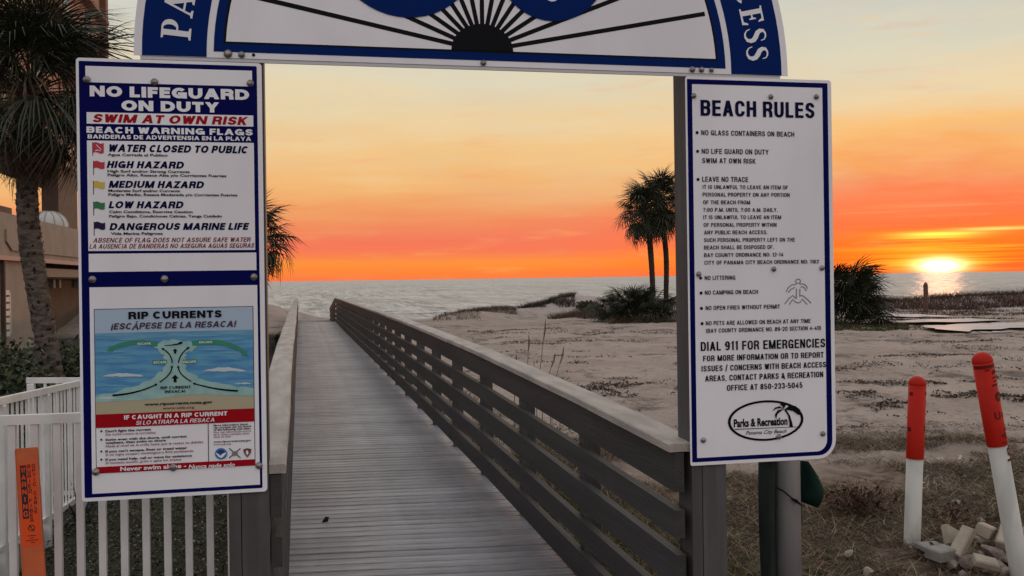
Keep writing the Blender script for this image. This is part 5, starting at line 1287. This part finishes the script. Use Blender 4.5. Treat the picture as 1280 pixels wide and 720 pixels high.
mb.add(vs, [(i * 7 + k, i * 7 + k + 1, i * 7 + 8 + k, i * 7 + 7 + k) for i in range(N_) for k in range(6)])
o = obj('cloth_sheet', mb, cloth, ct2, True); so_ = o.modifiers.new('thickness', 'SOLIDIFY'); so_.thickness = .003
obj('cloth_edge_roll', MB().tube([(a.x + pr + .006, YP + .03, .9), (a.x + pr + .012, YP + .03, .5), (a.x + pr + .010, YP + .03, .1)], [.010, .016, .008], 8), cloth, ct2, True)
# ------------------------------------------------------------------ weeds
def weed(label, px, y, n, L_, spread, seed, m, name='dry_weed', rad=.004, depthz=None, leafs=0, cat='weed'):
    g = onz(px, y, G0 + .02); g.z = Hs(g.x, g.y) - .02; t = thing(name, label, cat, g); r = random.Random(seed)
    for k in range(n):
        a = r.uniform(0, 6.28); s = r.uniform(.2, spread); l = L_ * r.uniform(.5, 1.1); c, s2 = math.cos(a), math.sin(a)
        pts = [(0, 0, 0)] + [(c * s * l * u ** 1.4, s2 * s * l * u ** 1.4, l * u * (1 - .35 * s * u)) for u in (.33, .66, 1)]
        mb = MB().tube(pts, [rad, rad * .8, rad * .55, rad * .2], 4, False)
        o = link('stem', mesh('stem', mb, m), t)
    if leafs:
        rs = np.random.RandomState(seed); P = rs.normal(size=(leafs, 3)) * np.array([L_ * .35, L_ * .35, L_ * .22]) + np.array([0, 0, L_ * .25]); P = P[P[:, 2] > 0]
        V, F = leaves(len(P), P, .02, rs, .1, .35); o = link('foliage', bigmesh('foliage', V, F, m), t); o['kind'] = 'stuff'
    return t
dstem = mat('dry_stem', (.07, .035, .024), .8, .2, island=.3)
weed('dry reddish brown weed with long arching stems, right of the pole', 1070, 640, 34, .34, 1.3, 3, dstem, leafs=900)
weed('thin dry weed standing among the white rubble', 1192, 655, 12, .22, .9, 4, dstem, leafs=150)
weed('dead brown twig sticking up behind the rubble pile', 1243, 652, 9, .14, 1.0, 9, bark2, leafs=60)
weed('low green leafy weed at the foot of the metal pole', 1020, 712, 8, .08, 1.3, 5, olive, leafs=260)
weed('low dry tuft beside the white marker bollard', 1165, 690, 16, .13, 1.2, 6, dstem, leafs=120)
weed('dark arching plant growing through the ramp fence', 100, 655, 14, .55, .8, 12, mat('dark_stem', (.015, .016, .012), .7), rad=.006, leafs=220)
# sea oats beyond the right railing
so2 = thing('sea_oats', 'tall thin grass stalks rising behind the right railing', 'grass', onz(668, 545, G0))
for (x0, y0, x1, y1, dx) in ((671, 500, 682, 399, 0), (658, 500, 661, 418, 0), (643, 500, 645, 442, 0), (678, 505, 694, 441, 2), (688, 512, 705, 433, 3), (690, 510, 712, 470, 5), (662, 505, 668, 452, -2), (700, 515, 724, 478, 6)):
    a = ony(x0, 545, 9.6); b = ony(x0, y0, 9.6); c = ony(x1, y1, 9.6); mid = b.lerp(c, .5) - Vector((dx * .004, 0, 0))
    obj('stalk', MB().tube([a, b, mid, c], [.0036, .0034, .003, .002], 4), dstem, so2)
    if y1 < 445: obj('seed_head', MB().tube([b.lerp(c, .72), b.lerp(c, .85) + Vector((.01, 0, 0)), c], [.003, .006, .002], 5), dg, so2)
# ------------------------------------------------------------------ rubble
stone = mat('rubble_stone', (.24, .19, .16), .9, .2, col2=(.12, .095, .08), nscale=14, bump=.8, bscale=60, objrand=.35)
pale = mat('pale_block', (.34, .29, .23), .85, .2, noise=.2, nscale=10, bump=.4, bscale=50, objrand=.08)
greyb = mat('grey_block', (.25, .235, .21), .85, .2, noise=.2, nscale=10, bump=.4, bscale=50)
def rock(label, px, y, s, seed, m, group=None, name='stone', cat='stone', zoff=0.0, sq=(1, .8, .65)):
    g = onz(px, y, G0 + .02 + zoff); r = random.Random(seed); import bmesh
    bm = bmesh.new(); bmesh.ops.create_icosphere(bm, subdivisions=2, radius=1)
    pl_ = [(Vector((r.uniform(-1, 1), r.uniform(-1, 1), r.uniform(-1, 1))).normalized(), r.uniform(.32, .66)) for _ in range(11)]
    for v in bm.verts:
        for n_, d_ in pl_:
            q = v.co.dot(n_)
            if q > d_: v.co -= n_ * (q - d_)
        v.co = Vector((v.co.x * s * 1.5 * sq[0], v.co.y * s * 1.5 * sq[1], v.co.z * s * 1.6 * sq[2]))
    me = bpy.data.meshes.new(name); bm.to_mesh(me); bm.free(); me.materials.append(m)
    o = link(name, me); o.location = g + Vector((0, 0, s * .12)); o.rotation_euler = (r.uniform(-.4, .4), r.uniform(-.4, .4), r.uniform(0, 6)); tag(o, label, cat, group); return o
def block(label, c, dims, rot, m):
    b = MB().box((-dims[0] / 2, -dims[1] / 2, -dims[2] / 2), (dims[0] / 2, dims[1] / 2, dims[2] / 2), .008); me = mesh('broken_block', b, m)
    o = link('broken_block', me); o.location = c; o.rotation_euler = rot; tag(o, label, 'block'); return o
def gp(px, y, z): return onz(px, y, z)
block('flat grey block lying at the left end of the rubble', gp(1177, 692, -.07), (.15, .11, .07), (.06, 0, .25), greyb)
block('pale brick leaning diagonally across the front of the rubble', gp(1202, 679, -.02), (.20, .07, .075), (.3, -.75, .35), pale)
block('small grey slab behind the flat grey block', gp(1164, 684, -.10), (.15, .12, .04), (.05, .03, .1), greyb)
block('tilted pale slab standing behind the leaning brick', gp(1190, 672, -.03), (.13, .04, .13), (-.5, .45, .3), pale)
block('squarish pale block on top of the rubble', gp(1232, 664, .0), (.10, .09, .08), (.3, .2, .6), pale)
block('pale brick half hidden behind the leaning bollard', gp(1258, 672, -.02), (.17, .09, .075), (.1, -.5, .7), pale)
rk = random.Random(77)
for i, (px, y, s) in enumerate(((1173, 705, .042), (1192, 709, .04), (1208, 706, .06), (1226, 704, .068), (1214, 692, .055), (1240, 692, .07), (1256, 690, .055), (1233, 682, .05), (1250, 676, .05), (1220, 672, .04), (1246, 708, .05),
                                (1262, 704, .055), (1284, 700, .06), (1288, 680, .055), (1270, 662, .045), (1228, 654, .035), (1262, 716, .04), (1300, 712, .06), (1203, 718, .03), (1236, 716, .035))):
    rock('rough brown stone in the rubble pile under the leaning bollard', px, y, s, 100 + i, stone, 'stones of the rubble pile', zoff=.0 + .03 * (i in (5, 7, 8, 9)))
rock('pale rounded stone at the front of the rubble', 1180, 703, .045, 300, pale, zoff=.0)
rock('whitish flat stone on the ground right of the green weed', 1060, 694, .03, 301, pale)
rock('whitish pointed stone at the bottom edge right of the pole', 1088, 716, .035, 302, pale)
p = np.vstack([region(120, (1150, 1205), (7.0, 8.4), rs_), region(260, (1130, 1300), (6.2, 9.4), rs_)]); P = np.column_stack([p, H(p[:, 0], p[:, 1]) + .010]); V, F = leaves(len(P), P, .021, rs_, .5, .8)
stuff('white_rubble_chips', V, F, vmat('chip_white', [(.42, .37, .33), (.30, .25, .22), (.20, .16, .135), (.48, .44, .40), (.14, .11, .09)]))
# ------------------------------------------------------------------ building on the left
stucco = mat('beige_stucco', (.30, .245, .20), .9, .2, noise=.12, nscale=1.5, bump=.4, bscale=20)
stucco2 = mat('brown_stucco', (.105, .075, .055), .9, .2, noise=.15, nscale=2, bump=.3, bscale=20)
pinkst = mat('pink_stucco', (.42, .235, .19), .9, .2, noise=.1, nscale=1)
teal = mat('teal_fascia', (.025, .06, .075), .6)
brown = mat('brown_column', (.075, .045, .032), .8, noise=.2, nscale=2)
wtrim = mat('white_trim', (.5, .49, .47), .6)
XB = -7.2
bd = thing('beach_building', 'low beige stucco building with stepped parapet and teal fascia behind the palm', 'building', (XB, 30, G0))
def on_xb(x, y, X_=XB): return onx(x, y, X_)
yl, yr = on_xb(-120, 300).y, on_xb(345, 330).y * 1.0
yr = 48
ztop = on_xb(50, 276).z
def bbox(name, y0, y1, z0, z1, x0, x1, m, k=None): return obj(name, MB().box((x0, y0, z0), (x1, y1, z1)), m, bd)
y52 = on_xb(50, 340).y; zl = on_xb(50, 326).z
bbox('parapet', yl - 5, yr, zl, ztop, XB - .35, XB, stucco); 
zr0, zr1 = on_xb(50, 317).z, on_xb(50, 289).z; y5 = on_xb(6, 300).y
# raised surround of the recessed panel
m = MB(); mk_ = [(y5 + .5, zr0), (y5, (zr0 + zr1) / 2 - .1), (y5, (zr0 + zr1) / 2 + .2), (y5 + .5, zr1)]
mo = [(XB + .05, y, z) for y, z in [(yr - 2, zr0)] + mk_ + [(yr - 2, zr1)]]; mi = [(XB + .002, p_[1], p_[2]) for p_ in mo]
m.add(mo + mi, [(0, 1, 2, 3, 4, 5)[::-1]] + [(i, (i + 1) % 6, 6 + (i + 1) % 6, 6 + i) for i in range(6)]); obj('raised_panel', m, stucco, bd)
bbox('ledge', yl - 5, yr, zl - .06, zl + .05, XB - .1, XB + .12, mat('pink_ledge', (.42, .26, .22), .8))
bbox('wall', yl - 5, y52, G0 - .3, zl - .06, XB - .5, XB, stucco)
zt0, zt1 = on_xb(60, 346).z, on_xb(60, 335).z
bbox('fascia', y52 + .02, yr, zt0, zt1, XB - .9, XB - .15, teal)
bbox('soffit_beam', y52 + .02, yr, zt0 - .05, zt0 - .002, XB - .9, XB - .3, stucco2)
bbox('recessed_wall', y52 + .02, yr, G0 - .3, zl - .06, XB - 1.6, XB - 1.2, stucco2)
for px_ in (57, 64.5, 93, 99):
    c = onx(px_, 352, XB - 1.2); bbox('eave_bracket', c.y - .14, c.y + .14, c.z - .22, c.z + .25, XB - 1.19, XB - .92, mat('bracket_grey', (.28, .26, .25), .8) if 'bracket_grey' not in MATS else MATS['bracket_grey'])
# white louvre panel at the left edge
l0, l1 = on_xb(2, 366), on_xb(11, 417)
bbox('louvre_frame', l0.y, l0.y + .06, l1.z, l0.z, XB + .002, XB + .06, wtrim); bbox('louvre_frame', l1.y - .06, l1.y, l1.z, l0.z, XB + .002, XB + .06, wtrim)
for k in range(7):
    z = l1.z + (l0.z - l1.z) * k / 6; bbox('louvre_slat', l0.y + .07, l1.y - .07, z - .06, z + .06, XB + .004, XB + .05, wtrim)
bbox('downpipe', on_xb(1, 350).y - .05, on_xb(1, 350).y + .05, G0, zl - .07, XB + .002, XB + .1, brown)
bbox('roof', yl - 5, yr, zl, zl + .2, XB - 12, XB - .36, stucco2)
# dark kerb on the roof at left
bbox('roof_kerb', yl - 5, on_xb(20, 260).y, ztop + .0, ztop + .18, XB - .34, XB - .1, brown)
# ribbed white dome on the roof
dm = thing('roof_dome', 'white ribbed dome on the roof between the palm trunk and the brown column', 'dome', (0, 0, 0))
c = on_xb(61, 284, XB - .9); dm.location = c; rD = .62
mb = MB(); vs = []; n1_, n2_ = 24, 8
for j in range(n2_ + 1):
    a = math.pi / 2 * j / n2_
    for i in range(n1_): t = 2 * math.pi * i / n1_; vs.append((c.x + rD * math.cos(a) * math.cos(t), c.y + rD * math.cos(a) * math.sin(t), c.z + rD * .85 * math.sin(a)))
mb.add(vs, [(j * n1_ + i, j * n1_ + (i + 1) % n1_, (j + 1) * n1_ + (i + 1) % n1_, (j + 1) * n1_ + i) for j in range(n2_) for i in range(n1_)]); obj('dome_shell', mb, mat('dome_white', (.42, .40, .38), .6), dm, True)
for i in range(0, 24, 2):
    t = 2 * math.pi * i / 24; obj('rib', MB().tube([(c.x + (rD + .01) * math.cos(a) * math.cos(t), c.y + (rD + .01) * math.cos(a) * math.sin(t), c.z + (rD + .01) * .85 * math.sin(a)) for a in [j * math.pi / 16 for j in range(8)]], .018, 4), MATS['bracket_grey'], dm)
# tall pink building carried on brown columns
XT = -13.5
tw = thing('tall_building', 'tall pink building on brown columns rising behind the palm crown', 'building', (XT, 34, G0))
yb0, yb1 = onx(-160, 100, XT).y, onx(133, 20, XT).y; zu = onx(60, 196, XT).z
def tb(name, y0, y1, z0, z1, x0, x1, m): return obj(name, MB().box((x0, y0, z0), (x1, y1, z1)), m, tw)
tb('upper_wall', yb0, yb1 - .9, zu, zu + 22, XT - 4, XT - .3, pinkst)
tb('floor_edge', yb0, yb1 - .01, zu - .35, zu - .002, XT - 4, XT + .05, brown)
cy0, cy1 = onx(73, 250, XT).y, onx(96.5, 250, XT).y
tb('column', cy0, cy1, G0 - .3, zu - .36, XT - .9, XT, brown)
tb('corner_pier', yb1 - .88, yb1, zu + .002, zu + 22, XT - 4, XT + .12, mat('rust_pier', (.16, .075, .045), .8))
for k in range(7):
    z = zu + 1.2 + k * 3.0; tb('balcony_slab', yb0, yb1 - .9, z + 1.35, z + 1.6, XT - .298, XT + .35, MATS['rust_pier'])
    for q in range(6):
        y = yb0 + (yb1 - yb0) * (q + .3) / 6.2; f = tb('window', y, y + 1.5, z - .6, z + 1.2, XT - .298, XT - .25, brown)
        pn = MB().box((XT - .248, y + .1, z - .5), (XT - .235, y + 1.4, z + 1.1)); o_ = link('pane', mesh('pane', pn, mat('dark_glass', (.03, .035, .045), .1, .8) if 'dark_glass' not in MATS else MATS['dark_glass']), f)
        o_.location = -Vector(f.location) - tw.location
# longer slabs and lumps spreading out to the right of the heap
block('long rough grey slab lying flat at the right edge behind the rubble', gp(1292, 668, -.08), (.26, .12, .05), (.1, .12, .9), greyb)
block('broken tan slab propped on the stones in front of the leaning bollard', gp(1232, 703, -.04), (.13, .08, .045), (.35, .25, -.3), pale)
# small dark chip on a deck board
chip = obj('wood_chip', MB().add([(.05, 0, .002), (.09, .01, .002), (.10, .06, .02), (.06, .05, .004), (.075, .03, .03)], [(0, 1, 4), (1, 2, 4), (2, 3, 4), (3, 0, 4), (3, 2, 1, 0)]), ink)
chip.location = onz(402, 653, .002); tag(chip, 'small dark chip lying on the deck boards near the left railing', 'debris')
